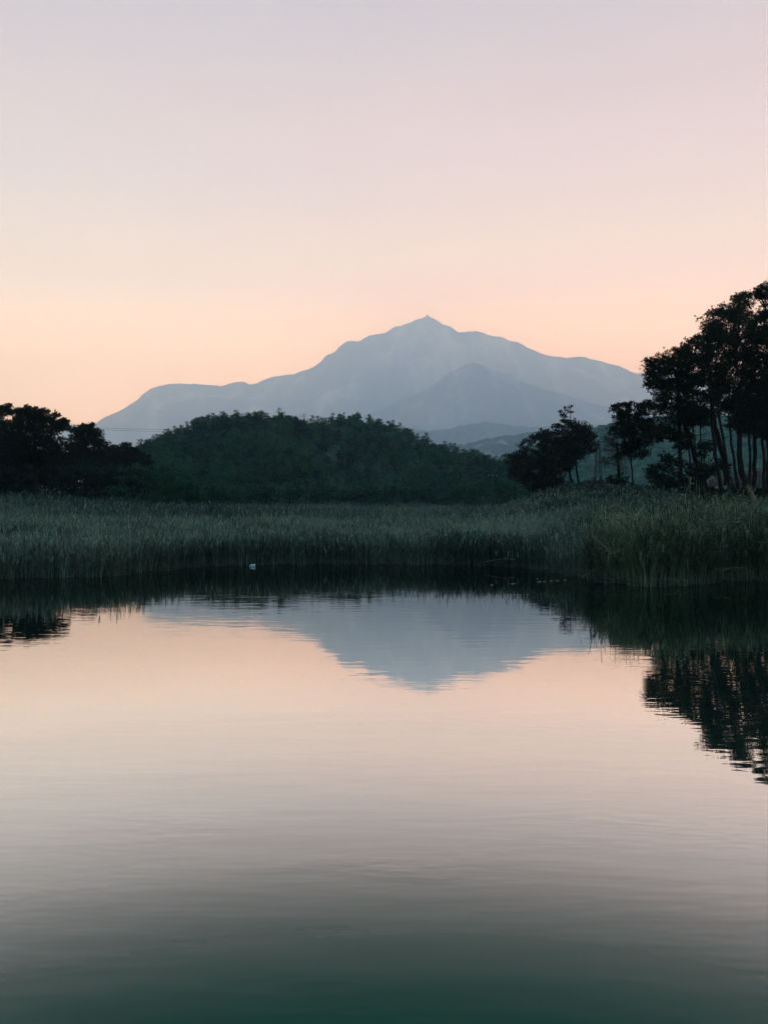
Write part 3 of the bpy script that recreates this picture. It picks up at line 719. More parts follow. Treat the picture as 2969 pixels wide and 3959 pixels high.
for i, (px, py, rx, ry, Y, lab) in enumerate([
        (-20, 1860, 80, 70, 84, 'black green thicket under the tree cut by the edge of the picture'), (70, 1850, 80, 60, 86, 'rounded dark thicket below the left half of the widest tree'),
        (160, 1850, 80, 66, 84, 'dark thicket below the right half of the widest tree'), (240, 1860, 70, 60, 88, 'dark shrub filling the gap between the widest and the smaller rounded tree'),
        (320, 1850, 80, 66, 86, 'dark shrub under the smaller rounded tree'),
        (20, 1830, 90, 70, 130, 'deep black green thicket seen between the trunks at the edge of the picture'), (110, 1800, 80, 70, 132, 'deep dark thicket seen under the middle of the widest tree'), (200, 1810, 80, 70, 134, 'deep dark thicket seen under the thin side of the widest tree'),
        (290, 1800, 80, 70, 136, 'deep dark thicket behind the smaller rounded tree'), (390, 1820, 70, 70, 138, 'deep dark thicket behind the low flat topped tree'), (470, 1830, 70, 60, 160, 'deep dark thicket behind the pointed hump'), (400, 1855, 70, 60, 90, 'dark shrub under the low flat topped tree'), (480, 1860, 70, 56, 92, 'dark shrub under the pointed hump'),
        (560, 1850, 70, 54, 96, 'faintly brown rounded shrub at the left foot of the wooded hill'), (640, 1870, 70, 50, 104, 'dark green shrub at the left foot of the wooded hill'),
        (730, 1890, 70, 36, 112, 'low dark shrub along the far edge of the reeds'), (820, 1900, 70, 30, 120, 'low shrub before the wooded hill, last of the shore row')]):
    shrub('shrub', lab, 'thicket along the far shore', Y + 16, [(px - rx * 0.4, py - ry * 0.2, rx * 0.6, ry * 0.6), (px + rx * 0.35, py - ry * 0.1, rx * 0.6, ry * 0.65), (px, py - ry * 0.5, rx * 0.6, ry * 0.5), (px, py + ry * 0.45, rx * 1.05, ry * 0.55), (px, 1935, rx * 1.1, 24)],
          leaf='hillwood' if px > 500 and Y < 125 else 'shrub', seed=40 + i, rc=0.55, k=3.4, nt=12, nb=5, L=0.34, w=0.12)
for i, (px, py, rx, ry, Y, lab) in enumerate([
        (900, 1915, 80, 26, 165, 'low bush at the foot of the hill, nearest to the dark gap in the reeds'), (1020, 1912, 80, 26, 172, 'rounded low bush at the foot of the hill left of its middle'),
        (1140, 1915, 76, 26, 176, 'low bush under the saddle of the hill'), (1260, 1912, 80, 28, 178, 'low bush under the second hump of the hill'), (1380, 1915, 80, 26, 180, 'blue green low bush at the foot of the second hump'),
        (1500, 1912, 76, 28, 178, 'low bush where the hill begins to fall away'), (1620, 1908, 80, 28, 176, 'low bush on the falling side of the hill'), (1740, 1900, 80, 30, 172, 'dark low bush left of the wooden pole'),
        (1850, 1890, 70, 36, 168, 'dark bush just left of the wooden power pole'), (1960, 1880, 70, 36, 160, 'dark bush just right of the wooden power pole')]):
    shrub('shrub', lab, 'bushes at the foot of the hill', Y, [(px - rx * 0.4, py, rx * 0.6, ry * 0.8), (px + rx * 0.4, py - ry * 0.1, rx * 0.6, ry * 0.8), (px, py - ry * 0.4, rx * 0.5, ry * 0.7), (px, py + ry * 0.6, rx, ry * 0.6)],
          seed=60 + i, rc=0.8, k=2.4, nt=12, nb=4, L=0.5, w=0.2, leaf='hillpine')


# ------------------------------------------------------------------ reeds
def reeds(mb, x, y, h, lean, stem_w, leaf_n, leaf_L, leaf_w, plume=0.0, tint=None, rng=RNG, segs=3, droop=0.55, z=None, leaf_from=0.2, elev=(0.4, 1.1)):
    n = len(x)
    z0 = ground_z(x, y) - 0.05 if z is None else z
    az = rng.uniform(0, 2 * math.pi, n)
    lx = lean[0] + rng.normal(0, lean[2], n); ly = lean[1] + rng.normal(0, lean[2], n)
    t = np.linspace(0, 1, segs + 1)
    base = np.stack([x, y, z0], 1)
    tt = rng.random(n) if tint is None else tint
    P = base[:, None] + np.stack([lx[:, None] * h[:, None] * t ** 1.7, ly[:, None] * h[:, None] * t ** 1.7, h[:, None] * t[None] * (1 - 0.06 * (lx ** 2 + ly ** 2)[:, None])], -1)
    sd = np.stack([np.cos(az) * 0.0 + 1, np.sin(az) * 0.6, 0 * az], 1); sd /= np.linalg.norm(sd, axis=1)[:, None]
    wd = stem_w * rng.uniform(0.7, 1.3, n)[:, None] * (1 - 0.6 * t)[None]
    A = P - sd[:, None] * wd[..., None] * 0.5; B = P + sd[:, None] * wd[..., None] * 0.5
    V = np.stack([A, B], 2)                                  # n, segs+1, 2, 3
    k = (segs + 1) * 2
    idx = np.arange(n)[:, None] * k
    q = np.concatenate([idx + np.array([[2 * i, 2 * i + 1, 2 * i + 3, 2 * i + 2]]) for i in range(segs)], 0)
    mb.add(V.reshape(-1, 3), q, None, np.repeat(np.clip(tt + 0.08, 0, 1), k))
    if leaf_n:
        m = n * leaf_n
        f = rng.uniform(leaf_from, 0.97, (n, leaf_n))
        pos = base[:, None] + np.stack([lx[:, None] * h[:, None] * f ** 1.7, ly[:, None] * h[:, None] * f ** 1.7, h[:, None] * f], -1)
        pos = pos.reshape(-1, 3)
        a = rng.uniform(0, 2 * math.pi, m)
        hd = np.stack([np.cos(a), np.sin(a), 0 * a], 1)
        L = leaf_L * rng.uniform(0.55, 1.3, m)[:, None]; e = rng.uniform(*elev, m)[:, None]
        up = np.array([0, 0, 1.0])
        mid = pos + hd * L * 0.4 * np.cos(e) + up * L * 0.55 * np.sin(e)
        dr = rng.uniform(-0.2, 1, m)[:, None] * droop
        tip = mid + hd * L * 0.5 + up * L * (0.35 * np.sin(e) - dr * 0.6)
        sw = np.cross(hd, up) * leaf_w * rng.uniform(0.6, 1.3, m)[:, None] * 0.5 + up * leaf_w * 0.2 * rng.normal(0, 1, m)[:, None]
        V = np.stack([pos - sw * 0.5, pos + sw * 0.5, mid + sw, mid - sw, tip], 1)
        b5 = np.arange(m)[:, None] * 5
        lt = np.repeat(np.clip(np.repeat(tt, leaf_n) + rng.normal(0, 0.1, m), 0, 1), 5)
        mb.add(V.reshape(-1, 3), b5 + np.array([[0, 1, 2, 3]]), b5 + np.array([[3, 2, 4]]), lt)
    if plume > 0:
        s = np.where(rng.random(n) < plume)[0]
        m = len(s); nb = 7
        top = P[s, -1]
        pos = np.repeat(top, nb, 0) - np.array([0, 0, 1.0]) * rng.uniform(0, 0.18, m * nb)[:, None]
        d = rng.normal(0, 0.25, (m * nb, 3)) + np.stack([np.repeat(lx[s], nb), np.repeat(ly[s], nb), np.ones(m * nb)], 1)
        d /= np.linalg.norm(d, axis=1)[:, None]
        L = 0.2 * rng.uniform(0.6, 1.2, m * nb)[:, None]
        s2 = np.cross(d, rng.normal(0, 1, d.shape)); s2 /= np.linalg.norm(s2, axis=1)[:, None] + 1e-9
        V = np.stack([pos, pos + d * L * 0.5 + s2 * 0.014, pos + d * L, pos + d * L * 0.5 - s2 * 0.014], 1)
        mb.add(V.reshape(-1, 3), np.arange(m * nb * 4).reshape(-1, 4), None, 0.85)


def scatter_u(n, px0, px1, y0f, y1, power=1.0, rng=RNG):
    """n points between two photo columns, from y0f(px) metres to y1 metres away"""
    px = rng.uniform(px0, px1, n); ys = y0f(px)
    y = ys + (np.asarray(y1) - ys) * rng.random(n) ** power
    # keep the areal density even across depth
    return px, (px - CX) / F * y, y


# front belt along the water
mb = MB()
px, x, y = scatter_u(42000, -130, 2350, lambda p: shoreY(p) - 0.1 + 1.1 * (fbm(p * 0.02, p * 0 + 2.2, 3) - 0.5), 50, 1.45)
gap = fbm(x * 0.35, y * 0.2, 3)
keep = (gap + 0.22 * RNG.random(len(x)) > 0.40) | (y > shoreY(px) + 2.0)
px, x, y = px[keep], x[keep], y[keep]
back = sstep(0, 20, y - shoreY(px))
clump = fbm(x * 0.55 + 3, y * 0.3 + 1, 4) - 0.5
h = (1.05 + 0.46 * back + 0.38 * clump + 0.04 * sstep(600, 0, px)) * RNG.uniform(0.6, 1.1, len(x))
h *= 1 + RNG.random(len(x)) ** 18 * 0.5
tn = np.clip(0.24 + 1.1 * (fbm(x * 0.3 + 40, y * 0.22, 4) - 0.47) + RNG.normal(0, 0.2, len(x)) + 0.15 * back, 0, 1)
reeds(mb, x, y, h, (0.05, 0.0, 0.13), 0.014, 5, 0.38, 0.016, 0.07, tn, elev=(0.85, 1.4), droop=0.3)
o = mb.build('reed_belt', M['reed'])
tag(o, 'grey green belt of reeds standing along the water edge', 'reeds', kind='stuff')
# far reed field
mb = MB()
px, x, y = scatter_u(34000, -150, 2150, lambda p: np.interp(p, [0, 560, 620, 800, 950, 1000, 1300, 2100], [64, 68, 72, 72, 90, 82, 86, 76]) + 5 * (fbm(p * 0.012, p * 0, 3) - 0.5), 180, 1.25)
h = (1.75 + 0.9 * (fbm(x * 0.12, y * 0.08, 4) - 0.5) + 0.5 * sstep(760, 150, px) * sstep(64, 80, y) + 0.65 * sstep(110, 170, y)) * RNG.uniform(0.7, 1.06, len(x))
h = np.where((px > 780) & (px < 980) & (y < 80), h * 1.15, h)
h *= 1 + 0.2 * sstep(100, 84, y)
tn = np.clip(0.16 + 0.8 * (fbm(x * 0.1 + 20, y * 0.06, 4) - 0.47) + RNG.normal(0, 0.15, len(x)), 0, 1)
reeds(mb, x, y, h, (0.03, 0.0, 0.11), 0.028, 4, 0.5, 0.042, 0.04, tn, segs=2, elev=(0.7, 1.35), droop=0.35)
o = mb.build('reed_field', M['reed'])
tag(o, 'far field of reeds reaching to the foot of the hill', 'reeds', kind='stuff')
# greener taller clump on the right
mb = MB()
px, x, y = scatter_u(13000, 2270, 3120, lambda p: shoreY(p) - 0.1 + 0.9 * (fbm(p * 0.02, p * 0 + 8.2, 3) - 0.5), 42, 1.35)
back = sstep(0, 7, y - shoreY(px))
clump = fbm(x * 0.8 + 5, y * 0.5 + 1, 4) - 0.5
h = (1.62 + 0.42 * back + 0.75 * clump + 0.12 * sstep(2400, 2700, px)) * RNG.uniform(0.6, 1.1, len(x)) * (0.75 + 0.25 * sstep(2270, 2350, px))
h *= 1 + RNG.random(len(x)) ** 14 * 0.4
tn = np.clip(0.24 + 1.2 * (fbm(x * 0.5 + 11, y * 0.4, 4) - 0.47) + RNG.normal(0, 0.2, len(x)), 0, 1)
reeds(mb, x, y, h, (-0.04, -0.03, 0.2), 0.015, 5, 0.8, 0.02, 0.06, tn, droop=0.6, elev=(0.7, 1.35))
o = mb.build('reed_clump', M['reedgreen'])
tag(o, 'taller greener clump of reeds nearest to the viewer', 'reeds', kind='stuff')
# reeds and giant cane climbing the right bank
mb = MB()
px, x, y = scatter_u(8500, 1780, 3100, lambda p: np.where(p > 2250, 41.0, 52.0), 66, 1.2)
h = (1.55 + 0.7 * (fbm(x * 0.2, y * 0.2, 4) - 0.45)) * RNG.uniform(0.65, 1.08, len(x)) * np.interp(px, [1780, 2500, 2620, 3100], [1, 1, 0.75, 0.7])
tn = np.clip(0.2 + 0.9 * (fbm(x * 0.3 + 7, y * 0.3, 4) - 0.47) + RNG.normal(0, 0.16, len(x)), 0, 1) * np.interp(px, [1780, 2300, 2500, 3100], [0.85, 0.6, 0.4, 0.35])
reeds(mb, x, y, h, (0.02, 0, 0.15), 0.018, 6, 0.5, 0.034, 0.08, tn)
o = mb.build('reed_slope', M['reed'])
tag(o, 'reeds between the green clump and the cane bank', 'reeds', kind='stuff')
mb = MB()
px, x, y = scatter_u(5200, 1940, 3100, lambda p: np.interp(p, [1960, 2150, 2600, 3100], [68, 59, 55, 53]), 74, 1.0)
h = (1.5 + 0.9 * (fbm(x * 0.3, y * 0.3, 4) - 0.45)) * RNG.uniform(0.55, 1.1, len(x)) * np.interp(px, [1940, 2100, 2420, 2600, 3100], [0.6, 1.0, 0.9, 0.66, 0.6])
tn = np.clip(0.3 + 0.9 * (fbm(x * 0.4 + 7, y * 0.4, 4) - 0.47) + RNG.normal(0, 0.22, len(x)), 0, 1)
reeds(mb, x, y, h, (0.02, 0, 0.16), 0.03, 11, 0.62, 0.065, 0.0, tn, droop=1.0)
o = mb.build('cane_bank', M['cane'])
tag(o, 'thicket of broad leaved cane below the pines', 'cane', kind='stuff')
# matted dry stems at the water line
mb = MB()
rng = np.random.default_rng(3)
n = 620
px = rng.uniform(-100, 3100, n); yy = shoreY(px) + rng.uniform(-0.35, 0.5, n); xx = (px - CX) / F * yy
for i in range(n):
    a = rng.uniform(0, math.pi); L = rng.uniform(0.3, 1.1); e = rng.uniform(-0.15, 0.7)
    p0 = np.array([xx[i], yy[i], rng.uniform(0.0, 0.10)])
    p1 = p0 + np.array([math.cos(a) * L * math.cos(e), 0.4 * math.sin(a) * L, L * math.sin(e) * 0.6])
    mb.tube(curve(p0, p1, -rng.uniform(0, 0.12) * L, 4), np.array([0.007, 0.007, 0.006, 0.004]) * rng.uniform(0.7, 1.3), 4, rng.random())
M['mat'] = leaf_mat('matted_dry_stems', (0.03, 0.035, 0.032), (0.12, 0.125, 0.11), 0.1)
o = mb.build('reed_litter', M['mat'])
tag(o, 'matted dead stems at the foot of the reeds', 'reed litter', kind='stuff')


# ------------------------------------------------------------------ single stalks one can point at
def stalk(label, pts, Y, w=0.02, leaves=4, mat='straw', group=None, plume=False, seed=0):
    rng = np.random.default_rng(300 + seed)
    P = np.array([W(p[0], p[1], Y + (p[2] if len(p) > 2 else 0)) for p in pts])
    n = 12; tt = np.linspace(0, 1, len(P)); q = np.linspace(0, 1, n)
    PP = np.stack([np.interp(q, tt, P[:, i]) for i in range(3)], 1)
    k = np.ones(3) / 3
    for _ in range(2): PP[1:-1] = (PP[:-2] + PP[1:-1] * 2 + PP[2:]) / 4
    root = empty('reed_stalk', PP[0]); tag(root, label, 'reed stalk', group)
    a = MB(); a.tube(PP, np.linspace(w * 0.5, w * 0.22, n), 6, 0.6); a.build('stem', M[mat], root, PP[0])
    if leaves:
        lf = MB()
        for i in range(leaves):
            p = PP[rng.integers(3, n - 1)]; d = PP[-1] - PP[0]; d /= np.linalg.norm(d)
            d = d * 0.7 + rng.normal(0, 0.5, 3) * np.array([1, 0.5, 0.6]); d /= np.linalg.norm(d)
            L = rng.uniform(0.25, 0.5); s = np.cross(d, [0, 1, 0.2]); s /= np.linalg.norm(s)
            m_ = p + d * L * 0.5; t = p + d * L + np.array([0, 0, -0.35 * L])
            lf.add([p - s * 0.004, p + s * 0.004, m_ + s * 0.012, m_ - s * 0.012, t], [(0, 1, 2, 3)], [(3, 2, 4)], rng.uniform(0.4, 0.9))
        lf.build('leaf_blades', M[mat], root, PP[0])
    if plume:
        pl = MB(); d = PP[-1] - PP[-4]; d /= np.linalg.norm(d)
        pos = PP[-1] - d * rng.uniform(-0.15, 0.55, 120)[:, None]
        dd = rng.normal(0, 0.35, (120, 3)) + d * 0.5 + np.array([-0.5, 0, -0.25])
        blades(pl, pos, dd, 0.2, 0.022, 0.35, 0.0, rng=rng); pl.build('plume', M[mat], root, PP[0])
    return root


stalk('long pale dry reed fallen slantwise out of the green clump', [(2290, 2072), (2330, 2105), (2385, 2150), (2430, 2190), (2470, 2225)], 23.6, 0.022, 5, seed=1)
stalk('tall single reed with a feathery drooping plume standing above the green clump', [(2950, 2010), (2930, 1960), (2918, 1925), (2904, 1897)], 30, 0.02, 3, 'straw', plume=True, seed=2)
stalk('dry reed arching in a low hoop out of the middle of the belt', [(1560, 2195), (1610, 2165), (1650, 2148), (1685, 2150), (1700, 2175)], 31, 0.016, 1, 'mat', seed=3)
stalk('pale reed lying level just above the water left of the green clump', [(1875, 2172), (1910, 2165), (1950, 2160), (1990, 2164)], 29.8, 0.018, 2, 'straw', seed=4)
stalk('pale curved reed lying low over the water at the far end of the green clump', [(2885, 2196), (2830, 2194), (2800, 2202), (2770, 2212)], 24.2, 0.018, 3, 'straw', seed=5)
stalk('thin bent reed reaching from the bank to the water beside the green clump', [(2245, 2236), (2275, 2212), (2310, 2196), (2340, 2190)], 24.6, 0.016, 1, 'straw', seed=6)
stalk('reed lying level at the foot of the green clump', [(2480, 2242), (2540, 2238), (2600, 2238), (2640, 2243)], 23.2, 0.014, 2, 'straw', seed=7)
stalk('yellowed short reed bent in a hook, outermost in the green clump', [(2925, 2060), (2940, 2040), (2950, 2025), (2968, 2015)], 25.2, 0.016, 3, 'straw', seed=8)
stalk('broken reed slanting down to the water not far from the floating jug', [(430, 2160), (470, 2175), (520, 2205), (545, 2216)], 27.5, 0.014, 1, 'mat', seed=9)

# short reed pieces floating in a row
float_lbl = ['short pale reed piece floating, largest and first of the dotted row', 'floating reed piece second in the dotted row', 'floating reed piece in the middle of the dotted row', 'floating reed piece fourth in the dotted row',
             'faint floating reed piece ending the dotted row at the bank', 'tiny floating flake just behind the first piece of the row', 'lone pale reed piece floating clear of the dotted row', 'dim lone reed piece floating farthest from the green clump']
for i, (a, bb, py0, py1) in enumerate([(2076, 2092, 2251, 2249), (2098, 2110, 2250, 2249), (2124, 2136, 2248, 2247), (2147, 2161, 2246.5, 2245), (2178, 2189, 2244.5, 2243), (2075, 2081, 2238, 2238), (1974, 1993, 2258, 2257), (1895, 1906, 2263, 2262)]):
    y0 = CAM_H * F / (py0 - HZ); y1 = CAM_H * F / (py1 - HZ)
    p0 = np.array([(a - CX) / F * y0, y0, 0.006]); p1 = np.array([(bb - CX) / F * y1, y1, 0.012])
    b = MB(); b.tube(curve(p0, p1, -0.006, 5), [0.008, 0.014, 0.015, 0.013, 0.008], 6, 0.9)
    tag(b.build('floating_reed', M['straw'], None, p0), float_lbl[i], 'reed piece', 'reed pieces floating near the bank')

# white jug floating at the foot of the reeds
cx, cy = (976 - CX) / F * 30.6, 30.6
root = empty('plastic_jug', (cx, cy, 0.0)); tag(root, 'small white plastic jug floating on its side at the foot of the reeds', 'jug')
b = MB()
prof = [(-0.085, 0.022), (-0.075, 0.03), (-0.06, 0.052), (-0.03, 0.068), (0.0, 0.07), (0.03, 0.066), (0.045, 0.07), (0.085, 0.07), (0.105, 0.064), (0.118, 0.05), (0.122, 0.0)]
rings = []
for xx_, r_ in prof:
    for j in range(14):
        a = 2 * math.pi * j / 14
        cc, ss = math.cos(a), math.sin(a)
        rings.append((xx_, r_ * 0.9 * abs(cc) ** 0.8 * np.sign(cc), r_ * abs(ss) ** 0.8 * np.sign(ss) + 0.035))
q = [(i * 14 + j, i * 14 + (j + 1) % 14, (i + 1) * 14 + (j + 1) % 14, (i + 1) * 14 + j) for i in range(len(prof) - 1) for j in range(14)]
b.add(np.array(rings), q); b.build('body', M['plastic'], root, smooth=True)
b = MB(); b.tube(np.array([(-0.118, 0, 0.03), (-0.11, 0, 0.03), (-0.085, 0, 0.033)]), [0.016, 0.022, 0.022], 12); b.build('cap', M['plastic'], root)

# ------------------------------------------------------------------ stones and ruined walls under the pines
def boulder(label, px, py, w, h, Y, mat='stone', seed=0, name='boulder'):
    rng = np.random.default_rng(500 + seed); c = W(px, py, Y)
    nu, nv = 18, 11
    V = []
    for i in range(nv):
        th = math.pi * i / (nv - 1)
        for j in range(nu):
            ph = 2 * math.pi * j / nu
            d = np.array([math.sin(th) * math.cos(ph), math.sin(th) * math.sin(ph), math.cos(th)])
            f = 0.75 + 0.5 * float(fbm(d[0] * 1.7 + seed * 3.1 + 9, d[1] * 1.7 + d[2] * 1.3 + 7, 4))
            d = np.sign(d) * np.abs(d) ** 0.75
            V.append(d * f * np.array([w * 0.5, w * 0.42, h * 0.5]))
    q = [(i * nu + j, i * nu + (j + 1) % nu, (i + 1) * nu + (j + 1) % nu, (i + 1) * nu + j) for i in range(nv - 1) for j in range(nu)]
    b = MB(); b.add(np.array(V), q)
    o = b.build(name, M[mat]); o.location = c
    return tag(o, label, 'stone')


boulder('big rounded grey boulder behind the straight slender trunk', 2772, 1873, 2.1, 1.7, 84, seed=1)
boulder('flat grey stone leaning on the foot of the big boulder', 2790, 1890, 1.2, 0.6, 78, seed=2, name='flat_stone')
boulder('small bright white stone at the foot of the thick upright trunk', 2629, 1884, 0.27, 0.19, 68, 'palestone', seed=3, name='white_stone')
boulder('pale broken stone beside the round dark bush', 2686, 1878, 0.42, 0.5, 69, 'palestone', seed=4, name='broken_stone')


def block_wall(name, label, px0, px1, tops, ybot, Y, seed=0, thick=0.7):
    """rough wall of irregular blocks between two columns; tops: list of (px, py)"""
    rng = np.random.default_rng(700 + seed)
    tp = np.array(tops, float)
    x0 = W(px0, 0, Y)[0]; x1 = W(px1, 0, Y)[0]; zb = W(0, ybot, Y)[2]
    b = MB(); z = zb
    while z < W(0, tp[:, 1].min(), Y)[2]:
        hh = rng.uniform(0.18, 0.32); x = x0 - rng.uniform(0, 0.3)
        while x < x1:
            ww = rng.uniform(0.28, 0.75); mid = (x + ww / 2) / Y * F + CX
            zt = CAM_H + (HZ - np.interp(mid, tp[:, 0], tp[:, 1])) / F * Y
            if z + hh * 0.5 < zt and x + ww > x0:
                jit = rng.uniform(0, 0.06)
                b.box((max(x, x0) + 0.012, Y + jit, z + 0.01), (min(x + ww, x1 + 0.1) - 0.012, Y + thick + jit * 0.5, z + hh - 0.006))
            x += ww
        z += hh
    o = b.build(name, M['stone'])
    return tag(o, label, 'wall')


block_wall('ruined_wall', 'tall remnant of a pale stone wall behind the trunks at the edge of the picture', 2918, 3060, [(2918, 1838), (2924, 1818), (2970, 1816), (3060, 1812)], 1895, 92, 1)
block_wall('ruined_wall', 'low crumbling stretch of stone wall stepping down from the tall remnant', 2850, 2916, [(2850, 1846), (2872, 1838), (2885, 1834), (2905, 1830), (2916, 1826)], 1893, 94, 2)
block_wall('ruined_wall', 'very low wall behind the round dark bush', 2652, 2728, [(2652, 1879), (2690, 1874), (2728, 1872)], 1896, 90, 3)
block_wall('ruined_wall', 'low masonry with a level cap stone behind the big boulder', 2782, 2846, [(2782, 1843), (2846, 1843)], 1895, 96, 4)

# ------------------------------------------------------------------ power masts and wires
def lattice(mb, c, z0, z1, w0, w1, n, r, br):
    zs = np.linspace(z0, z1, n + 1)
    corner = [(-1, -1), (1, -1), (1, 1), (-1, 1)]
    def P(k, i):
        f = (zs[i] - z0) / (z1 - z0); w = (w0 + (w1 - w0) * f) * 0.5
        return np.array([c[0] + corner[k][0] * w, c[1] + corner[k][1] * w, zs[i]])
    for i in range(n):
        for k in range(4):
            k2 = (k + 1) % 4
            a, d = (P(k, i), P(k2, i + 1)) if (i + k) % 2 else (P(k2, i), P(k, i + 1))
            mb.tube(np.array([a, d]), br, 4)
    return P


Y = 132
pc = W(2311, 1708, Y); zt = pc[2]; zb = float(ground_z(pc[0], Y)) - 0.2
root = empty('power_mast', (pc[0], Y, zb)); tag(root, 'steel lattice power mast standing between two pines', 'power mast'); org = (pc[0], Y, zb)
b = MB(); Pf = lattice(b, (pc[0], Y), zb, zt + 0.12, 1.35, 0.46, 14, 0.05, 0.032); b.build('lattice_bracing', M['darksteel'], root, org)
for k in range(4):
    b = MB(); b.tube(np.array([Pf(k, 0), Pf(k, 14)]), 0.07, 4); b.build('leg', M['darksteel'], root, org)
b = MB()
z_ = W(0, 1845, Y)[2]
b.box((pc[0] - 0.62, Y - 0.55, z_), (pc[0] + 0.62, Y - 0.49, z_ + 0.07)); b.build('step_rail', M['darksteel'], root, org)
b = MB(); xl, xr = W(2250, 0, Y)[0], W(2342, 0, Y)[0]
b.box((xl, Y - 0.10, zt - 0.05), (xr, Y + 0.10, zt + 0.05))
for sx, xe in ((-1, xl), (1, xr)):
    b.tube(np.array([(xe - sx * 0.1, Y, zt - 0.04), (pc[0] + sx * 0.22, Y, zt - 0.62)]), 0.035, 5)
b.tube(np.array([(pc[0] - 0.24, Y - 0.24, zt - 0.62), (pc[0] + 0.24, Y - 0.24, zt - 0.62)]), 0.035, 5)
b.build('cross_arm', M['darksteel'], root, org)


def insulator(parent, p, s, org, up=1):
    b = MB(); h = 0.0
    pts = []; rr = []
    for i, (dz, r) in enumerate([(0, .03), (.05, .03), (.06, .10), (.10, .11), (.13, .05), (.16, .05), (.17, .12), (.22, .13), (.25, .06), (.30, .08), (.34, .03)]):
        pts.append((p[0], p[1], p[2] + up * dz * s)); rr.append(r * s)
    b.tube(np.array(pts), rr, 10); return b.build('insulator', M['porcelain'], parent, org)


b = MB(); b.tube(np.array([(pc[0] + 0.05, Y, zt), (pc[0] + 0.05, Y, zt + 0.35)]), [0.10, 0.16], 8); b.build('head_bracket', M['darksteel'], root, org)
insulator(root, (pc[0] + 0.05, Y, zt + 0.35), 1.3, org)
insulator(root, (W(2326, 0, Y)[0], Y, zt + 0.05), 0.8, org); insulator(root, (W(2334, 0, Y)[0], Y, zt + 0.05), 0.8, org)
insulator(root, (xl + 0.1, Y, zt + 0.05), 0.8, org)
b = MB(); p = W(2338, 1730, Y); b.tube(np.array([(p[0], Y, zt - 0.05), (p[0], Y, p[2])]), 0.012, 4)
b.tube(np.array([p, p + [0, 0, -0.2], p + [0, 0, -0.45]]), [0.03, 0.11, 0.06], 8); b.build('hanging_insulator', M['darksteel'], root, org)

Y = 150
pc = W(1903, 1842, Y); zb = float(ground_z(pc[0], Y)) - 0.3
root = empty('power_pole', (pc[0], Y, zb)); tag(root, 'thin wooden power pole with a short cross arm before the end of the wooded hill', 'power pole'); org = (pc[0], Y, zb)
b = MB(); b.tube(np.array([(pc[0], Y, zb), (pc[0], Y, (zb + pc[2]) / 2), (pc[0], Y, pc[2] + 0.1)]), [0.13, 0.11, 0.085], 8); b.build('pole', M['wood'], root, org)
b = MB(); b.box((pc[0] - 0.8, Y - 0.17, pc[2] - 0.08), (pc[0] + 0.95, Y - 0.09, pc[2] + 0.04)); b.build('cross_arm', M['darksteel'], root, org)
for dx in (-0.7, -0.05, 0.85): insulator(root, (pc[0] + dx, Y - 0.13, pc[2] + 0.04), 0.9, org)

Y = 560
pc = W(1176, 1598, Y); zb = pc[2] - 13
root = empty('power_pylon', (pc[0], Y, zb)); tag(root, 'tiny power pylon rising behind the saddle of the wooded hill', 'power pylon'); org = (pc[0], Y, zb)
b = MB(); Pf = lattice(b, (pc[0], Y), zb, pc[2], 2.4, 0.4, 9, 0.08, 0.035); b.build('lattice_bracing', M['steel'], root, org)
for k in range(4):
    b = MB(); b.tube(np.array([Pf(k, 0), Pf(k, 9)]), 0.07, 4); b.build('leg', M['steel'], root, org)
b = MB()
for dz, hw in ((-1.2, 1.6), (-2.4, 2.1)): b.box((pc[0] - hw, Y - 0.08, pc[2] + dz - 0.07), (pc[0] + hw, Y + 0.08, pc[2] + dz + 0.07))
b.build('cross_arm', M['steel'], root, org)

for i, (pts, lab) in enumerate([([(150, 1640, 300), (340, 1652, 300), (480, 1658, 300), (640, 1661, 300), (900, 1652, 420), (1176, 1604, 560)], 'upper thin power cable crossing the foot of the mountain'),
                                ([(150, 1650, 300), (340, 1658, 300), (480, 1665, 300), (640, 1669, 300), (900, 1660, 420), (1176, 1608, 560)], 'lower thin power cable crossing the foot of the mountain')]):
    P = np.array([W(a, c, d) for a, c, d in pts]); b = MB(); b.tube(P, 0.035, 5)
    tag(b.build('power_cable', M['darksteel'], None, P[0]), lab, 'cable', 'cables over the far shore')

# ------------------------------------------------------------------ things far off on the mountain
Y = 9790 * 2.4
pc = W(1653, 1224 - 16 * (float(fbm(1653 * 0.035, 5.7, 4)) - 0.5), Y)
root = empty('summit_station', pc); tag(root, 'small lift station with a mast on the mountain summit', 'building')
b = MB(); b.box((pc[0] - 44, Y - 30, pc[2] - 46), (pc[0] + 30, Y + 30, pc[2] + 10)); b.box((pc[0] - 6, Y - 24, pc[2] + 10.05), (pc[0] + 28, Y + 24, pc[2] + 34)); b.build('station_block', M['station'], root, pc)
b = MB(); b.tube(np.array([(pc[0] + 16, Y, pc[2] + 28), (pc[0] + 19, Y, pc[2] + 78)]), [10, 6], 6); b.build('mast', M['darksteel'], root, pc)

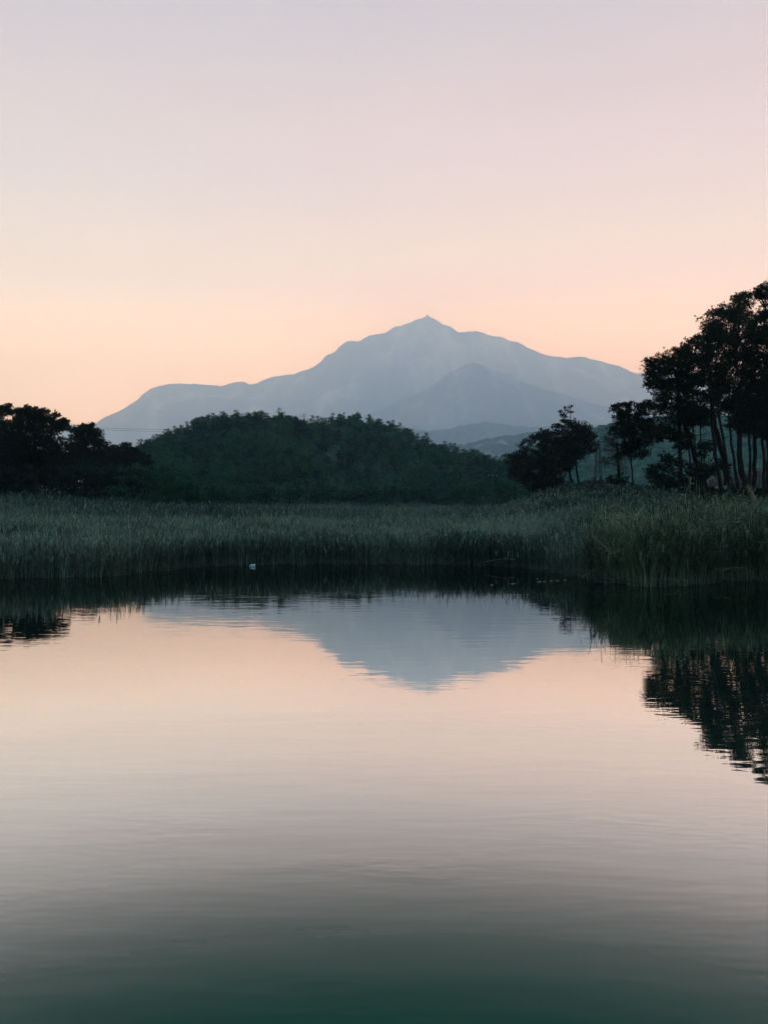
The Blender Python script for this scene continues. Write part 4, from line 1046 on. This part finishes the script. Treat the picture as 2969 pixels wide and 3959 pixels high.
# ------------------------------------------------------------------ haze
b = MB(); b.box((-46000, -1000, -3.2), (46000, 33500, 5900))
hz = b.build('haze', None)
hz.data.materials.clear()
m = bpy.data.materials.new('evening_haze'); m.use_nodes = True; nt = m.node_tree
for n in list(nt.nodes): nt.nodes.remove(n)
out = nt.nodes.new('ShaderNodeOutputMaterial'); pv = nt.nodes.new('ShaderNodeVolumePrincipled')
pv.inputs['Color'].default_value = (0.47, 0.69, 1.0, 1); pv.inputs['Density'].default_value = 1.27e-4
pv.inputs['Anisotropy'].default_value = 0.6; pv.inputs['Absorption Color'].default_value = (1, 1, 1, 1)
nt.links.new(pv.outputs[0], out.inputs['Volume'])
hz.data.materials.append(m)
hz.display_type = 'WIRE'
tag(hz, 'thin blue evening haze filling the valley', 'haze', kind='stuff')

# ------------------------------------------------------------------ sky, sun, camera
SUN_EL, SUN_AZ = math.radians(1.5), math.radians(4)          # behind the mountain, slightly right of ahead (+Y)
w = bpy.data.worlds.new('World'); scene.world = w; w.use_nodes = True
nt = w.node_tree
for n in list(nt.nodes): nt.nodes.remove(n)
L = nt.links.new
wo = nt.nodes.new('ShaderNodeOutputWorld'); bg = nt.nodes.new('ShaderNodeBackground')
sky = nt.nodes.new('ShaderNodeTexSky'); sky.sky_type = 'NISHITA'; sky.sun_disc = False
sky.sun_elevation = SUN_EL; sky.sun_rotation = SUN_AZ; sky.air_density = 1.0; sky.dust_density = 2.0
tc = nt.nodes.new('ShaderNodeTexCoord'); sp = nt.nodes.new('ShaderNodeSeparateXYZ'); L(tc.outputs['Generated'], sp.inputs[0])
SKY_FRONT = [(0.0, (4.2, 4.35, 5.2)), (0.11, (3.8, 4.15, 5.05)), (0.20, (2.7, 2.72, 2.95)), (0.27, (1.57, 1.56, 1.71)), (0.36, (1.045, 0.965, 0.995)), (0.46, (0.825, 0.645, 0.65)), (0.56, (0.57, 0.495, 0.465)), (0.75, (0.52, 0.70, 0.94)), (1.0, (0.48, 0.73, 1.08))]
# dusk colours by height above the horizon: towards the sunset ...
fr = ramp(nt, SKY_FRONT)
L(sp.outputs['Z'], fr.inputs[0])
# ... and on the far side of the sky
bk = ramp(nt, [(0.0, (0.12, 0.25, 0.27)), (0.3, (0.18, 0.34, 0.37)), (0.6, (0.30, 0.50, 0.68)), (1.0, (0.48, 0.72, 1.12))])
L(sp.outputs['Z'], bk.inputs[0])
mr = nt.nodes.new('ShaderNodeMapRange'); mr.interpolation_type = 'SMOOTHSTEP'
mr.inputs[1].default_value = -0.1; mr.inputs[2].default_value = 0.72
L(sp.outputs['Y'], mr.inputs[0])
mx = nt.nodes.new('ShaderNodeMix'); mx.data_type = 'RGBA'
L(mr.outputs[0], mx.inputs['Factor']); L(bk.outputs[0], mx.inputs['A']); L(fr.outputs[0], mx.inputs['B'])
m2 = nt.nodes.new('ShaderNodeMix'); m2.data_type = 'RGBA'; m2.blend_type = 'ADD'; m2.inputs['Factor'].default_value = 0.06
L(mx.outputs['Result'], m2.inputs['A']); L(sky.outputs[0], m2.inputs['B'])
# a little rosier towards the right of the sunset
tm = nt.nodes.new('ShaderNodeVectorMath'); tm.operation = 'MULTIPLY_ADD'; tm.inputs[1].default_value = (0.12, 0.01, 0.0); tm.inputs[2].default_value = (1, 1, 1)
L(sp.outputs['X'], tm.inputs[0])
t2 = nt.nodes.new('ShaderNodeVectorMath'); t2.operation = 'MULTIPLY'
L(m2.outputs['Result'], t2.inputs[0]); L(tm.outputs[0], t2.inputs[1])
mpw = nt.nodes.new('ShaderNodeMapping'); mpw.inputs['Scale'].default_value = (1.6, 1.6, 7.0); L(tc.outputs['Generated'], mpw.inputs[0])
nzw = nt.nodes.new('ShaderNodeTexNoise'); nzw.inputs['Scale'].default_value = 1.7; nzw.inputs['Detail'].default_value = 3; L(mpw.outputs[0], nzw.inputs['Vector'])
mrw = nt.nodes.new('ShaderNodeMapRange'); mrw.inputs[1].default_value = 0.3; mrw.inputs[2].default_value = 0.7; mrw.inputs[3].default_value = 0.965; mrw.inputs[4].default_value = 1.035
L(nzw.outputs['Fac'], mrw.inputs[0])
t3 = nt.nodes.new('ShaderNodeVectorMath'); t3.operation = 'SCALE'; L(t2.outputs[0], t3.inputs[0]); L(mrw.outputs[0], t3.inputs['Scale'])
L(t3.outputs[0], bg.inputs['Color']); bg.inputs['Strength'].default_value = 1.0
L(bg.outputs[0], wo.inputs[0])

# the sun has already gone down behind the mountain: only a trace of it is left
sl = bpy.data.lights.new('sun', 'SUN'); sl.energy = 0.02; sl.angle = math.radians(0.5); sl.color = (1.0, 0.82, 0.62)
so = bpy.data.objects.new('sun', sl); COL.objects.link(so); so.location = (0, 200, 400)
sd = Vector((math.sin(SUN_AZ) * math.cos(SUN_EL), math.cos(SUN_AZ) * math.cos(SUN_EL), math.sin(SUN_EL)))
so.rotation_euler = (-sd).to_track_quat('-Z', 'Y').to_euler()

cam = bpy.data.cameras.new('camera'); co = bpy.data.objects.new('camera', cam); COL.objects.link(co); scene.camera = co
cam.sensor_fit = 'VERTICAL'; cam.sensor_height = 36; cam.sensor_width = 27; cam.lens = F / 3959 * 36
cam.shift_y = -(3959 / 2 - HZ) / 3959
cam.clip_start = 0.1; cam.clip_end = 120000
co.location = (0, 0, CAM_H); co.rotation_euler = (math.radians(90), 0, 0)

vs = scene.view_settings
scene.display_settings.display_device = 'sRGB'
vs.view_transform = 'Standard'; vs.look = 'None'; vs.exposure = 0.0; vs.gamma = 1.0; vs.use_curve_mapping = False
cy_ = scene.cycles
cy_.use_denoising = True; cy_.denoiser = 'OPENIMAGEDENOISE'; cy_.denoising_input_passes = 'RGB_ALBEDO_NORMAL'; cy_.denoising_prefilter = 'ACCURATE'
cy_.use_adaptive_sampling = False
cy_.max_bounces = 8; cy_.diffuse_bounces = 2; cy_.glossy_bounces = 3; cy_.transmission_bounces = 3; cy_.volume_bounces = 5; cy_.transparent_max_bounces = 8
cy_.caustics_reflective = False; cy_.caustics_refractive = False
cy_.sample_clamp_indirect = 4
